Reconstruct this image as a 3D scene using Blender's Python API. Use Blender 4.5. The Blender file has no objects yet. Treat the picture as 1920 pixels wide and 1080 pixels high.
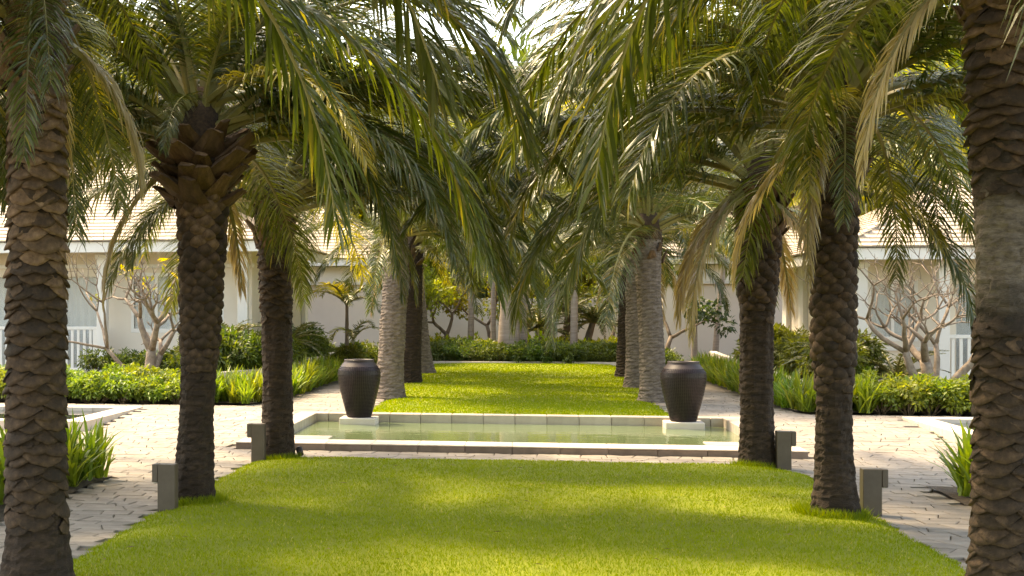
import bpy, bmesh, math, random
import numpy as np
from mathutils import Vector, Matrix, noise

PI = math.pi
R = math.radians
random.seed(7)
scene = bpy.context.scene
COL = scene.collection

# ------------------------------------------------------------------ camera
CAM_H = 1.9
FOCAL = 2738.0            # focal length in pixels of a 1920 wide frame
YAW = math.atan(500.0 / FOCAL)
cam_data = bpy.data.cameras.new('camera')
cam = bpy.data.objects.new('camera', cam_data)
COL.objects.link(cam)
cam.location = (0, 0, CAM_H)
cam.rotation_euler = (R(90), 0, YAW)
cam_data.sensor_width = 36
cam_data.lens = FOCAL / 1920 * 36
cam_data.shift_x = (960 - 485) / 1920
cam_data.shift_y = (580 - 540) / 1920
cam_data.clip_end = 1500
scene.camera = cam

# ------------------------------------------------------------------ sky and sun
SUN_EL, SUN_AZ = R(59), R(-54)       # azimuth measured from +Y towards +X: high sun from the left, beyond the scene
world = bpy.data.worlds.new('World')
scene.world = world
world.use_nodes = True
wn = world.node_tree
sky = wn.nodes.new('ShaderNodeTexSky')
sky.sky_type = 'NISHITA'
sky.sun_disc = False
sky.sun_elevation = SUN_EL
sky.sun_rotation = SUN_AZ
sky.dust_density = 2.0
bgn = wn.nodes['Background']
bgn.inputs['Strength'].default_value = 0.15
wn.links.new(sky.outputs[0], bgn.inputs[0])
sun_data = bpy.data.lights.new('sun', 'SUN')
sun_data.energy = 1.4
sun_data.angle = R(8)
sun_data.color = (1.0, 0.93, 0.80)
sun = bpy.data.objects.new('sun', sun_data)
COL.objects.link(sun)
sdir = Vector((math.sin(SUN_AZ) * math.cos(SUN_EL), math.cos(SUN_AZ) * math.cos(SUN_EL), math.sin(SUN_EL)))
sun.rotation_euler = sdir.to_track_quat('Z', 'Y').to_euler()
sun.location = sdir * 60
scene.view_settings.view_transform = 'Standard'
scene.view_settings.look = 'None'
scene.view_settings.gamma = 1
scene.view_settings.exposure = 2.52
scene.view_settings.use_white_balance = True
scene.view_settings.white_balance_temperature = 10000
scene.view_settings.white_balance_tint = 8
scene.cycles.max_bounces = 8
scene.cycles.diffuse_bounces = 5
scene.cycles.glossy_bounces = 3
scene.cycles.transmission_bounces = 5
scene.cycles.caustics_reflective = False
scene.cycles.caustics_refractive = False
scene.cycles.use_denoising = True
scene.cycles.sample_clamp_indirect = 6

# ------------------------------------------------------------------ helpers
def link(name, me, parent=None, m=None):
    o = bpy.data.objects.new(name, me)
    COL.objects.link(o)
    if parent is not None:
        o.parent = parent
    if m is not None and me is not None and not me.materials:
        for x in (m if isinstance(m, (list, tuple)) else [m]):
            me.materials.append(x)
    return o

def empty(name, loc=(0, 0, 0), rz=0.0):
    o = bpy.data.objects.new(name, None)
    COL.objects.link(o)
    o.location = loc
    o.rotation_euler = (0, 0, rz)
    o.empty_display_size = .2
    return o

def tag(o, label=None, cat=None, group=None, kind=None):
    if label: o['label'] = label
    if cat: o['category'] = cat
    if group: o['group'] = group
    if kind: o['kind'] = kind
    return o

def copy_tree(o, parent=None):
    c = o.copy()
    COL.objects.link(c)
    if parent is not None:
        c.parent = parent
    for ch in o.children:
        copy_tree(ch, c)
    return c

class MB:
    """collects vertices, faces, material slots and per-vertex colours for one mesh"""
    def __init__(s):
        s.v, s.f, s.m, s.c = [], [], [], []
    def add(s, vs, fs, mi=0, col=None):
        b = len(s.v)
        s.v += [tuple(p) for p in vs]
        s.f += [tuple(b + i for i in f) for f in fs]
        s.m += [mi] * len(fs)
        if col is not None:
            s.c += [col] * len(vs) if not isinstance(col, list) else col
        return s
    def box(s, a, b, mi=0):
        x0, y0, z0 = a; x1, y1, z1 = b
        return s.add([(x0,y0,z0),(x1,y0,z0),(x1,y1,z0),(x0,y1,z0),(x0,y0,z1),(x1,y0,z1),(x1,y1,z1),(x0,y1,z1)],
                     [(3,2,1,0),(4,5,6,7),(0,1,5,4),(1,2,6,5),(2,3,7,6),(3,0,4,7)], mi)
    def tube(s, pts, rad, n=6, mi=0, cap=True, col=None):
        pts = [Vector(p) for p in pts]
        ref = Vector((0.13, 0.2, 1)).normalized()
        vs, fs = [], []
        K = len(pts)
        prev = None
        for i, p in enumerate(pts):
            t = (pts[min(i + 1, K - 1)] - pts[max(i - 1, 0)])
            t = t.normalized() if t.length > 1e-9 else Vector((0, 0, 1))
            if prev is None:
                a = t.cross(ref)
                if a.length < .05: a = t.cross(Vector((1, 0, 0)))
            else:
                a = prev - t * prev.dot(t)
            a.normalize(); prev = a
            b = t.cross(a)
            for k in range(n):
                q = 2 * PI * k / n
                vs.append(p + (a * math.cos(q) + b * math.sin(q)) * rad[i])
        for i in range(K - 1):
            for k in range(n):
                k2 = (k + 1) % n
                fs.append((i * n + k, i * n + k2, i * n + n + k2, i * n + n + k))
        if cap:
            fs.append(tuple(range(n - 1, -1, -1)))
            fs.append(tuple((K - 1) * n + k for k in range(n)))
        return s.add(vs, fs, mi, col)
    def mesh(s, name, smooth=False):
        me = bpy.data.meshes.new(name)
        me.from_pydata(s.v, [], s.f)
        if any(s.m):
            me.polygons.foreach_set('material_index', s.m)
        if s.c and len(s.c) == len(s.v):
            at = me.color_attributes.new('Col', 'FLOAT_COLOR', 'POINT')
            at.data.foreach_set('color', np.array([(c[0], c[1], c[2], 1) for c in s.c], dtype=np.float32).ravel())
        if smooth:
            me.polygons.foreach_set('use_smooth', [True] * len(me.polygons))
        me.update()
        return me
    def obj(s, name, m, parent=None, smooth=False):
        return link(name, s.mesh(name, smooth), parent, m)

def np_mesh(name, V, nper, tri_faces, cols=None):
    """V: (N, nper, 3) array; tri_faces: list of tuples of local indices, same for each element"""
    N = V.shape[0]
    me = bpy.data.meshes.new(name)
    me.vertices.add(N * nper)
    me.vertices.foreach_set('co', V.astype(np.float32).ravel())
    lens = np.array([len(f) for f in tri_faces])
    flat = np.array([i for f in tri_faces for i in f])
    loops = (np.arange(N)[:, None] * nper + flat[None, :]).ravel()
    me.loops.add(len(loops))
    me.loops.foreach_set('vertex_index', loops.astype(np.int32))
    tot = np.tile(lens, N)
    start = np.concatenate([[0], np.cumsum(tot)[:-1]])
    me.polygons.add(len(tot))
    me.polygons.foreach_set('loop_start', start.astype(np.int32))
    me.polygons.foreach_set('loop_total', tot.astype(np.int32))
    if cols is not None:
        at = me.color_attributes.new('Col', 'FLOAT_COLOR', 'POINT')
        c = np.ones((N, nper, 4), np.float32)
        c[:, :, :3] = cols[:, None, :]
        at.data.foreach_set('color', c.ravel())
    me.update(calc_edges=True)
    me.validate()
    return me

# ------------------------------------------------------------------ materials
class NT:
    def __init__(s, name):
        s.mat = bpy.data.materials.new(name)
        s.mat.use_nodes = True
        s.t = s.mat.node_tree
        s.b = s.t.nodes['Principled BSDF']
        s.out = s.t.nodes['Material Output']
    def n(s, typ, **kw):
        x = s.t.nodes.new(typ)
        for k, v in kw.items():
            setattr(x, k, v)
        return x
    def l(s, a, b): s.t.links.new(a, b)
    def coords(s, kind='Object', scale=(1, 1, 1)):
        tc = s.n('ShaderNodeTexCoord'); mp = s.n('ShaderNodeMapping')
        mp.inputs['Scale'].default_value = scale
        s.l(tc.outputs[kind], mp.inputs[0])
        return mp.outputs[0]
    def noise(s, co, scale, detail=4, rough=.6):
        x = s.n('ShaderNodeTexNoise')
        x.inputs['Scale'].default_value = scale
        x.inputs['Detail'].default_value = detail
        x.inputs['Roughness'].default_value = rough
        s.l(co, x.inputs['Vector'])
        return x.outputs['Fac']
    def ramp(s, fac, stops):
        x = s.n('ShaderNodeValToRGB')
        e = x.color_ramp.elements
        while len(e) < len(stops): e.new(.5)
        for i, (p, c) in enumerate(stops):
            e[i].position = p; e[i].color = (*c, 1)
        s.l(fac, x.inputs[0])
        return x.outputs[0]
    def mix(s, fac, a, b, mode='MIX'):
        x = s.n('ShaderNodeMix', data_type='RGBA', blend_type=mode)
        if isinstance(fac, (int, float)): x.inputs[0].default_value = fac
        else: s.l(fac, x.inputs[0])
        for i, v in ((6, a), (7, b)):
            if isinstance(v, tuple): x.inputs[i].default_value = (*v, 1)
            else: s.l(v, x.inputs[i])
        return x.outputs[2]
    def bump(s, h, strength=.4, dist=.01):
        x = s.n('ShaderNodeBump')
        x.inputs['Strength'].default_value = strength
        x.inputs['Distance'].default_value = dist
        s.l(h, x.inputs['Height'])
        s.l(x.outputs[0], s.b.inputs['Normal'])
        return x
    def set(s, **kw):
        for k, v in kw.items():
            s.b.inputs[k.replace('_', ' ')].default_value = v
        return s

def mat_noise(name, c1, c2, scale=6, rough=.8, bump=.3, bdist=.01, kind='Object', c3=None, stretch=(1, 1, 1), objvar=0.0, bscale=None):
    t = NT(name)
    co = t.coords(kind, stretch)
    f = t.noise(co, scale, 6, .65)
    stops = [(.32, c1), (.68, c2)] if c3 is None else [(.28, c1), (.5, c2), (.72, c3)]
    c = t.ramp(f, stops)
    if objvar:
        oi = t.n('ShaderNodeObjectInfo')
        mr = t.n('ShaderNodeMapRange')
        mr.inputs[3].default_value = 1 - objvar; mr.inputs[4].default_value = 1 + objvar
        t.l(oi.outputs['Random'], mr.inputs[0])
        hs = t.n('ShaderNodeHueSaturation')
        t.l(mr.outputs[0], hs.inputs['Value']); t.l(c, hs.inputs['Color'])
        c = hs.outputs[0]
    t.l(c, t.b.inputs['Base Color'])
    t.set(Roughness=rough)
    if bump:
        t.bump(t.noise(co, bscale or scale * 5, 5, .7), bump, bdist)
    return t.mat

def mat_leaf(name, tint=(1, 1, 1), rough=.38, transl=.35, objvar=.25, huevar=.03, spec=.5):
    """leaf: colours come per vertex ('Col'), glossy front, light shining through"""
    t = NT(name)
    a = t.n('ShaderNodeAttribute', attribute_name='Col')
    oi = t.n('ShaderNodeObjectInfo')
    c = t.mix(1.0, a.outputs['Color'], tint, 'MULTIPLY')
    hs = t.n('ShaderNodeHueSaturation')
    mr = t.n('ShaderNodeMapRange'); mr.inputs[3].default_value = 1 - objvar; mr.inputs[4].default_value = 1 + objvar
    t.l(oi.outputs['Random'], mr.inputs[0]); t.l(mr.outputs[0], hs.inputs['Value'])
    ml = t.n('ShaderNodeMath', operation='MULTIPLY'); ml.inputs[1].default_value = 7.31
    fr = t.n('ShaderNodeMath', operation='FRACT')
    mh = t.n('ShaderNodeMapRange'); mh.inputs[3].default_value = .5 - huevar; mh.inputs[4].default_value = .5 + huevar
    t.l(oi.outputs['Random'], ml.inputs[0]); t.l(ml.outputs[0], fr.inputs[0]); t.l(fr.outputs[0], mh.inputs[0])
    t.l(mh.outputs[0], hs.inputs['Hue'])
    t.l(c, hs.inputs['Color'])
    t.l(hs.outputs[0], t.b.inputs['Base Color'])
    t.set(Roughness=rough)
    t.b.inputs['Specular IOR Level'].default_value = spec
    tr = t.n('ShaderNodeBsdfTranslucent')
    yl = t.mix(1.0, hs.outputs[0], (1.9, 1.75, .55), 'MULTIPLY')
    t.l(yl, tr.inputs[0])
    mx = t.n('ShaderNodeMixShader'); mx.inputs[0].default_value = transl
    t.l(t.b.outputs[0], mx.inputs[1]); t.l(tr.outputs[0], mx.inputs[2])
    t.l(mx.outputs[0], t.out.inputs[0])
    return t.mat

def plain(name, c, rough=.6, **kw):
    t = NT(name)
    t.b.inputs['Base Color'].default_value = (*c, 1)
    t.set(Roughness=rough)
    return t.mat

M = {}
M['frond'] = mat_leaf('frond_leaf', rough=.33, transl=.28, objvar=.3, huevar=.016, spec=.6)
M['leaf'] = mat_leaf('shrub_leaf', rough=.42, transl=.40, objvar=.15)
M['treeleaf'] = mat_leaf('tree_leaf', rough=.5, transl=.45, objvar=.15)
M['grass'] = mat_leaf('lawn_grass', rough=.6, transl=.35, objvar=0, spec=.25)
M['rachis'] = mat_noise('frond_rachis', (.16, .15, .045), (.27, .22, .08), 5, .5, .1)
M['bark'] = mat_noise('palm_bark', (.011, .0058, .0034), (.030, .0165, .0095), 9, .92, .9, .02, c3=(.068, .040, .024), stretch=(1, 1, 2.2))
M['bark_pale'] = mat_noise('palm_bark_pale', (.07, .052, .042), (.16, .122, .10), 9, .9, .8, .02, c3=(.27, .215, .18), stretch=(1, 1, 2.5))
M['scale'] = mat_noise('leaf_base_dark', (.013, .007, .004), (.043, .024, .0135), 14, .88, .8, .012, c3=(.095, .056, .032), objvar=.45)
M['scale_tan'] = mat_noise('leaf_base_tan', (.042, .023, .0135), (.118, .069, .040), 14, .88, .8, .012, c3=(.21, .132, .082), objvar=.4)
M['stub'] = mat_noise('petiole_stub_wood', (.03, .017, .009), (.095, .052, .026), 12, .88, .8, .012, c3=(.19, .11, .06), stretch=(1, 1, .35), objvar=.3)
M['fibre'] = mat_noise('palm_fibre', (.025, .015, .009), (.085, .05, .028), 30, .95, .6, .01)
M['lawn'] = mat_noise('lawn_turf', (.150, .190, .005), (.195, .228, .007), 1.3, .85, .5, .02, c3=(.24, .262, .009), bscale=160)
M['soil'] = mat_noise('bed_soil', (.05, .035, .025), (.11, .08, .06), 8, .95, .8, .03)
M['stone'] = mat_noise('paving_stone', (.18, .148, .122), (.255, .215, .18), 2.2, .72, .45, .012, c3=(.335, .29, .248), objvar=.13, bscale=18)
M['stone_mass'] = mat_noise('paving_stone_mass', (.18, .148, .122), (.255, .215, .18), 1.7, .72, .45, .012, c3=(.34, .295, .252), bscale=18)
M['mortar'] = mat_noise('paving_joint', (.14, .115, .093), (.21, .178, .148), 5, .9, .5, .01)
M['coping'] = mat_noise('pool_stone', (.34, .28, .235), (.45, .385, .33), 4, .6, .3, .006, objvar=.1)
M['riser'] = mat_noise('pool_riser_stone', (.17, .118, .094), (.27, .195, .16), 4, .65, .3, .006, objvar=.1)
M['kerb'] = mat_noise('white_kerb', (.56, .475, .405), (.67, .585, .51), 3, .8, .2, .005)
M['wall'] = mat_noise('house_wall', (.75, .66, .555), (.79, .70, .60), 1.5, .85, .12, .004)
M['wall_pink'] = mat_noise('rear_wall_render', (.66, .555, .475), (.71, .605, .525), 1.2, .9, .15, .004)
M['white'] = mat_noise('white_paint', (.76, .72, .68), (.80, .77, .73), 3, .5, .05, .002)
M['shingle'] = mat_noise('roof_shingle_wood', (.34, .27, .21), (.48, .39, .31), 5, .85, .5, .008, c3=(.58, .48, .39), objvar=.16)
M['curtain'] = mat_noise('curtain_fabric', (.45, .43, .40), (.56, .54, .50), 3, .9, .1)
M['dark'] = plain('dark_interior', (.05, .042, .038), .7)
M['bollard'] = mat_noise('bollard_metal', (.082, .060, .044), (.105, .079, .060), 9, .45, .08, .002)
M['pot'] = mat_noise('pot_glaze', (.030, .021, .022), (.045, .033, .034), 12, .45, .1, .002)
M['tile'] = mat_noise('pot_mosaic', (.009, .005, .0068), (.022, .013, .016), 40, .27, .1, .001)
M['frang'] = mat_noise('frangipani_bark', (.12, .085, .062), (.225, .17, .13), 12, .85, .6, .01, c3=(.31, .245, .195))
M['trunk_tree'] = mat_noise('tree_bark', (.12, .085, .06), (.26, .19, .14), 8, .9, .6, .02, stretch=(1, 1, .4))
M['trunk_smooth'] = mat_noise('smooth_palm_bark', (.25, .19, .15), (.40, .32, .27), 6, .85, .4, .01, stretch=(.3, .3, 3))
M['earth'] = mat_noise('ground_earth', (.09, .10, .03), (.17, .15, .07), .8, .95, .4, .05)

def mat_bark_patch():
    t = NT('palm_bark_grey_patch')
    co = t.coords('Object', (1, 1, 2.2))
    dk = t.ramp(t.noise(co, 9, 6, .65), [(.28, (.011, .008, .006)), (.5, (.032, .022, .016)), (.72, (.075, .053, .040))])
    gy = t.ramp(t.noise(co, 12, 6, .7), [(.3, (.06, .047, .038)), (.5, (.15, .12, .10)), (.72, (.24, .20, .17))])
    sp = t.n('ShaderNodeSeparateXYZ'); tc = t.n('ShaderNodeTexCoord'); t.l(tc.outputs['Object'], sp.inputs[0])
    nz = t.noise(co, 2.5, 4, .6)
    ad = t.n('ShaderNodeMath', operation='MULTIPLY_ADD'); ad.inputs[1].default_value = .5; t.l(nz, ad.inputs[0]); t.l(sp.outputs[2], ad.inputs[2])
    up = t.n('ShaderNodeMapRange'); up.inputs[1].default_value = 2.12; up.inputs[2].default_value = 2.32; t.l(ad.outputs[0], up.inputs[0])
    dn = t.n('ShaderNodeMapRange'); dn.inputs[1].default_value = 2.72; dn.inputs[2].default_value = 2.92; dn.inputs[3].default_value = 1; dn.inputs[4].default_value = 0; t.l(ad.outputs[0], dn.inputs[0])
    ml = t.n('ShaderNodeMath', operation='MULTIPLY'); t.l(up.outputs[0], ml.inputs[0]); t.l(dn.outputs[0], ml.inputs[1])
    t.l(t.mix(ml.outputs[0], dk, gy), t.b.inputs['Base Color'])
    t.set(Roughness=.92); t.bump(t.noise(co, 45, 5, .7), .9, .02)
    return t.mat
M['bark_patch'] = mat_bark_patch()

for k_ in ('tile', 'pot'):
    M[k_].node_tree.nodes['Principled BSDF'].inputs['Specular IOR Level'].default_value = .3
def mat_glass():
    t = NT('window_glass')
    t.set(Roughness=.03)
    t.b.inputs['Base Color'].default_value = (.85, .9, .9, 1)
    t.b.inputs['Alpha'].default_value = .28
    return t.mat
M['glass'] = mat_glass()

def mat_water(name, c, bump):
    t = NT(name)
    t.b.inputs['Base Color'].default_value = (*c, 1)
    t.set(Roughness=.045, IOR=1.33)
    co = t.coords('Object', (1, 1.6, 1))
    t.bump(t.noise(co, 2.6, 3, .5), bump, .02)
    return t.mat
M['water'] = mat_water('pool_water', (.13, .175, .085), .2)
M['water_dark'] = mat_water('plunge_water', (.03, .035, .04), .06)

# ------------------------------------------------------------------ ground, lawns, paving
AX = -0.12                                # the axis of the avenue
def gz(y):
    """height of the paved ground: level in front, a gentle ramp beside the pool, level behind"""
    t = min(max((y - 19.2) / 4.4, 0), 1)
    return .2 * t

g = MB().add([(-600, -300, -.14), (600, -300, -.14), (600, 1200, -.14), (-600, 1200, -.14)], [(0, 1, 2, 3)])
tag(g.obj('ground', M['earth']), kind='structure')

# front lawn: rounded corners, softly mounded edge
LX0, LX1, LY0, LY1, LR = -3.44, 3.22, -1.0, 18.45, 1.1
def lawn_d(x, y):
    """distance inside the front lawn's outline (negative outside)"""
    cx, cy = (LX0 + LX1) / 2, (LY0 + LY1) / 2
    qx = abs(x - cx) - (LX1 - LX0) / 2 + LR
    qy = abs(y - cy) - (LY1 - LY0) / 2 + LR
    o = math.hypot(max(qx, 0), max(qy, 0)) + min(max(qx, qy), 0) - LR
    wob = .05 * noise.noise((x * .9, y * .9, 1.3)) + .03 * noise.noise((x * 3, y * 3, 5))
    return -o + wob
def lawn_z(x, y):
    d = lawn_d(x, y)
    e = 1 - math.exp(-max(d, 0) / .22)
    return -.03 + .10 * e + .02 * noise.noise((x * .5, y * .5, 0)) * e + .012 * noise.noise((x * 1.7, y * 1.7, 3)) * e
FX0, FX1, FY0, FY1 = -2.62, 2.36, 23.52, 45.6
def far_d(x, y):
    q = max(abs(x - (FX0 + FX1) / 2) - (FX1 - FX0) / 2 - (.35 if y > 30 else .0), FY0 - y, y - FY1 - .25 * math.sin(x * 1.1 + .6))
    return -q + .04 * noise.noise((x, y, 9))
def far_z(x, y):
    d = far_d(x, y)
    e = 1 - math.exp(-max(d, 0) / .2)
    return .17 + .075 * e + .03 * noise.noise((x * .4, y * .4, 7)) * e

def sheet(name, x0, x1, y0, y1, st, fz, fin, m):
    nx, ny = int((x1 - x0) / st) + 1, int((y1 - y0) / st) + 1
    mb = MB(); idx = {}
    for j in range(ny + 1):
        for i in range(nx + 1):
            x, y = x0 + i * st, y0 + j * st
            if fin(x, y) > -st:
                idx[i, j] = len(mb.v); mb.v.append((x, y, fz(x, y)))
    for (i, j), a in idx.items():
        q = [idx.get(k) for k in ((i, j), (i + 1, j), (i + 1, j + 1), (i, j + 1))]
        if None not in q:
            mb.f.append(tuple(q)); mb.m.append(0)
    return mb.obj(name, m, smooth=True)
lawn_front = tag(sheet('lawn', LX0 - .1, LX1 + .1, 3, LY1 + .1, .12, lawn_z, lawn_d, M['lawn']), kind='structure')
lawn_back = tag(sheet('lawn_far', FX0 - .5, FX1 + .5, FY0, FY1 + .4, .2, far_z, far_d, M['lawn']), kind='structure')

def blades(name, n, x0, x1, y0, y1, fz, fin, h, w, seed, parent_label, near_bias=0.0):
    rng = np.random.default_rng(seed)
    u = rng.random(n * 2)
    ys = y0 + (y1 - y0) * (u ** (1 + near_bias))
    xs = x0 + (x1 - x0) * rng.random(n * 2)
    keep, zs = [], []
    for i in range(len(xs)):
        if fin(xs[i], ys[i]) > .012:
            keep.append(i); zs.append(fz(xs[i], ys[i]))
            if len(keep) >= n: break
    k = np.array(keep); N = len(k)
    P = np.stack([xs[k], ys[k], np.array(zs) - .004], 1)
    a = rng.random(N) * 2 * PI
    hh = h * (.55 + .75 * rng.random(N))
    ww = w * (.7 + .6 * rng.random(N)) * (1 + .03 * (P[:, 1] - 8))
    W = np.stack([np.cos(a), np.sin(a), np.zeros(N)], 1) * ww[:, None]
    ln = rng.normal(0, .45, (N, 2))
    T = np.concatenate([ln * hh[:, None], hh[:, None]], 1)
    V = np.stack([P - W, P + W, P + T], 1)
    pat = np.array([noise.noise((p[0] * .8, p[1] * .8, 2)) for p in P[::1]]) * .5 + .5
    g1, g2 = np.array((.155, .205, .005)), np.array((.275, .30, .009))
    f = np.clip(pat * .6 + rng.random(N) * .5 - .05, 0, 1)[:, None]
    C = g1 * (1 - f) + g2 * f
    dry = rng.random(N) < .03
    C[dry] = (.42, .36, .14)
    me = np_mesh(name, V, 3, [(0, 1, 2)], C)
    o = link(name, me, None, M['grass'])
    return tag(o, parent_label, 'grass', kind='stuff')
blades('grass', 190000, LX0, LX1, 7.5, LY1, lawn_z, lawn_d, .026, .0040, 3, 'short lime green mown grass of the front lawn', .55)
blades('grass', 60000, FX0 - .3, FX1 + .3, FY0, FY1, far_z, far_d, .03, .008, 4, 'short lime green mown grass of the lawn behind the pool', .5)

rng = np.random.default_rng(8)
pts_ = []
for tx, ty, tr_ in ((-3.14, 13.75, .24), (-3.10, 18.2, .25), (2.72, 13.85, .25), (2.74, 18.25, .23)):
    a_ = rng.random(1500) * 2 * PI; r_ = tr_ - .02 + np.abs(rng.normal(0, .055, 1500))
    pts_ += [(tx + r * math.cos(a), ty + r * math.sin(a)) for a, r in zip(a_, r_) if lawn_d(tx + r * math.cos(a), ty + r * math.sin(a)) > .0]
P_ = np.array([(x, y, lawn_z(x, y) - .005) for x, y in pts_]); N_ = len(P_)
a_ = rng.random(N_) * 2 * PI; h_ = .045 + .06 * rng.random(N_)
W_ = np.stack([np.cos(a_), np.sin(a_), np.zeros(N_)], 1) * .005
T_ = np.concatenate([rng.normal(0, .4, (N_, 2)) * h_[:, None], h_[:, None]], 1)
f_ = rng.random(N_)[:, None]
C_ = np.array((.13, .185, .006)) * (1 - f_) + np.array((.27, .28, .02)) * f_
tag(link('grass', np_mesh('tall_grass', np.stack([P_ - W_, P_ + W_, P_ + T_], 1), 3, [(0, 1, 2)], C_), None, M['grass']), 'longer untrimmed grass round the feet of the palms', 'grass', kind='stuff')

# paved areas
PX0, PX1 = -3.30, 2.98                     # outer faces of the pool's side walls start here
BED_L, BED_R = -4.55, 4.22                 # inner edges of the planted beds beside the near path
def bed_near(x, y):
    """near lily beds"""
    if x < 0: return x < BED_L - .05 * math.sin(y * 1.3) and y < 15.9 + .25 * (x + 5.5)
    return x > BED_R + .05 * math.sin(y * 1.1) and y < 16.4 - .25 * (x - 5.2)
def bed_far_edge(x):
    """front line of the planted beds in front of the houses, and the inner line that runs beside the far path"""
    return 25.25 if x < 0 else 24.75
def bed_far(x, y):
    if x < 0: return x < -4.30 - .55 * math.exp(-max(y - 25.2, 0) / 1.1) and y > 25.25
    return x > 4.12 + .35 * math.exp(-max(y - 24.7, 0) / 1.0) and y > 24.75
SP = [(-16.0, -6.45, 20.9, 24.3), (5.75, 16.0, 20.9, 24.1)]   # the two plunge pools (outer edge of coping)
def paved(x, y, mgn=0.0):
    if lawn_d(x, y) > .16 - mgn: return False
    if FX0 - .02 < x < FX1 + .02 and y > 23.3: return False
    if y > 24 and far_d(x, y) > .05: return False
    if PX0 - .32 - mgn < x < PX1 + .32 + mgn and 19.62 - mgn < y < 23.6: return False
    if -3.9 - mgn < x < 3.55 + mgn and 19.38 - mgn < y < 20.0: return False
    if bed_near(x, y) or bed_far(x, y): return False
    for a, b, c, d in SP:
        if a - mgn < x < b + mgn and c - mgn < y < d + mgn: return False
    return True

pv = MB()
xs_ = sorted([-13.5 + i * .75 for i in range(37)] + [PX0 - .15, PX1 + .15] + [v for a in SP for v in (a[0] + .15, a[1] - .15) if abs(v) < 13.4])
ys_ = sorted([-2 + j * .5 for j in range(97)] + [19.2, 19.5, 23.4, 21.05, 24.15, 23.95, 23.6])
for y in ys_:
    for x in xs_: pv.v.append((x, y, gz(y) - .016))
nx = len(xs_)
for j in range(len(ys_) - 1):
    for i in range(nx - 1):
        cx, cy = (xs_[i] + xs_[i + 1]) / 2, (ys_[j] + ys_[j + 1]) / 2
        if PX0 - .15 < cx < PX1 + .15 and 19.5 < cy < 23.4: continue
        if any(a + .15 < cx < b_ - .15 or (abs(cx) > 13 and cx * a > 0) for a, b_, c, d in SP if c + .15 < cy < d - .15 - .1): continue
        a = j * nx + i
        pv.f.append((a, a + 1, a + nx + 1, a + nx)); pv.m.append(0)
paving = tag(pv.obj('paving', M['mortar']), kind='structure')

def stones():
    sx, sy = .30, .225
    rng = random.Random(21)
    def vert(i, j):
        r = random.Random(i * 7919 + j * 104729)
        off = (.5 if j % 2 else 0)
        return r
    cells = []
    # jittered brick-hexagon lattice: shared corner points make tight, irregular joints
    def corner(ci, cj):
        r = random.Random(ci * 92821 + cj * 68917 + 11)
        return ((ci * .5) * sx + (r.random() - .5) * .14, cj * sy + (r.random() - .5) * .11)
    for j in range(int(6.5 / sy), int(31 / sy)):
        for i in range(int(-13 / sx), int(13 / sx)):
            b = 2 * i + (j % 2)
            poly = [corner(b, j), corner(b + 1, j), corner(b + 2, j), corner(b + 2, j + 1), corner(b + 1, j + 1), corner(b, j + 1)]
            cx = sum(p[0] for p in poly) / 6; cy = sum(p[1] for p in poly) / 6
            if not paved(cx, cy, .06): continue
            # crop what the photograph cannot see
            d = -cx * math.sin(YAW) + cy * math.cos(YAW)
            u = 485 + FOCAL * (cx * math.cos(YAW) + cy * math.sin(YAW)) / d
            if u < -260 or u > 2180: continue
            cells.append((cx, cy, poly, u, d))
    return cells
cells = stones()
def stone_geo(mb, cx, cy, poly, rel):
    jw = .962
    r = random.Random(int(cx * 1000) * 31 + int(cy * 1000))
    top = .004 + r.random() * .007
    z0 = gz(cy)
    ox, oy, oz = (cx, cy, z0) if rel else (0, 0, 0)
    o1 = [(cx + (x - cx) * jw, cy + (y - cy) * jw) for x, y in poly]
    o2 = [(cx + (x - cx) * (jw - .07), cy + (y - cy) * (jw - .07)) for x, y in poly]
    tx, ty = (r.random() - .5) * .018, (r.random() - .5) * .018
    vs = [(x - ox, y - oy, gz(y) - .02 - oz) for x, y in o1]
    vs += [(x - ox, y - oy, gz(y) + top * .55 - oz) for x, y in o1]
    vs += [(x - ox, y - oy, gz(y) + top + (x - cx) * tx + (y - cy) * ty - oz) for x, y in o2]
    fs = [tuple(range(12, 18))]
    for k in range(6):
        k2 = (k + 1) % 6
        fs += [(k, k2, 6 + k2, 6 + k), (6 + k, 6 + k2, 12 + k2, 12 + k)]
    mb.add(vs, fs)
vis = sorted([c for c in cells if -20 < c[3] < 1940], key=lambda c: c[4])
near_set = set(id(c) for c in vis[:290])
mass = MB()
for c in cells:
    if id(c) in near_set:
        mb = MB(); stone_geo(mb, c[0], c[1], c[2], True)
        o = mb.obj('paving_stone', M['stone'], paving)
        o.location = (c[0], c[1], gz(c[1]))
    else:
        stone_geo(mass, c[0], c[1], c[2], False)
tag(mass.obj('paving_stones', M['stone_mass'], paving), kind='stuff')

# soil of the beds
def bed_sheet(x0, x1, y0, y1, fin, zf):
    return sheet('soil', x0, x1, y0, y1, .25 if y0 > 20 else .1, zf, lambda x, y: .3 if fin(x, y) else -1, M['soil'])
for a in ((-13.5, -4.3, 2, 16.4, bed_near, lambda x, y: .015 + .02 * noise.noise((x * 3, y * 3, 1))), (4.0, 13.5, 2, 16.6, bed_near, lambda x, y: .015 + .02 * noise.noise((x * 3, y * 3, 1))),
          (-22, -4.2, 25.2, 47, bed_far, lambda x, y: .235), (4.1, 22, 24.7, 47, bed_far, lambda x, y: .235)):
    tag(bed_sheet(*a), kind='structure')
so = MB()
so.box((-14, 45.7, -.1), (14, 70, .19))
tag(so.obj('soil', M['soil']), kind='structure')

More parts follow.
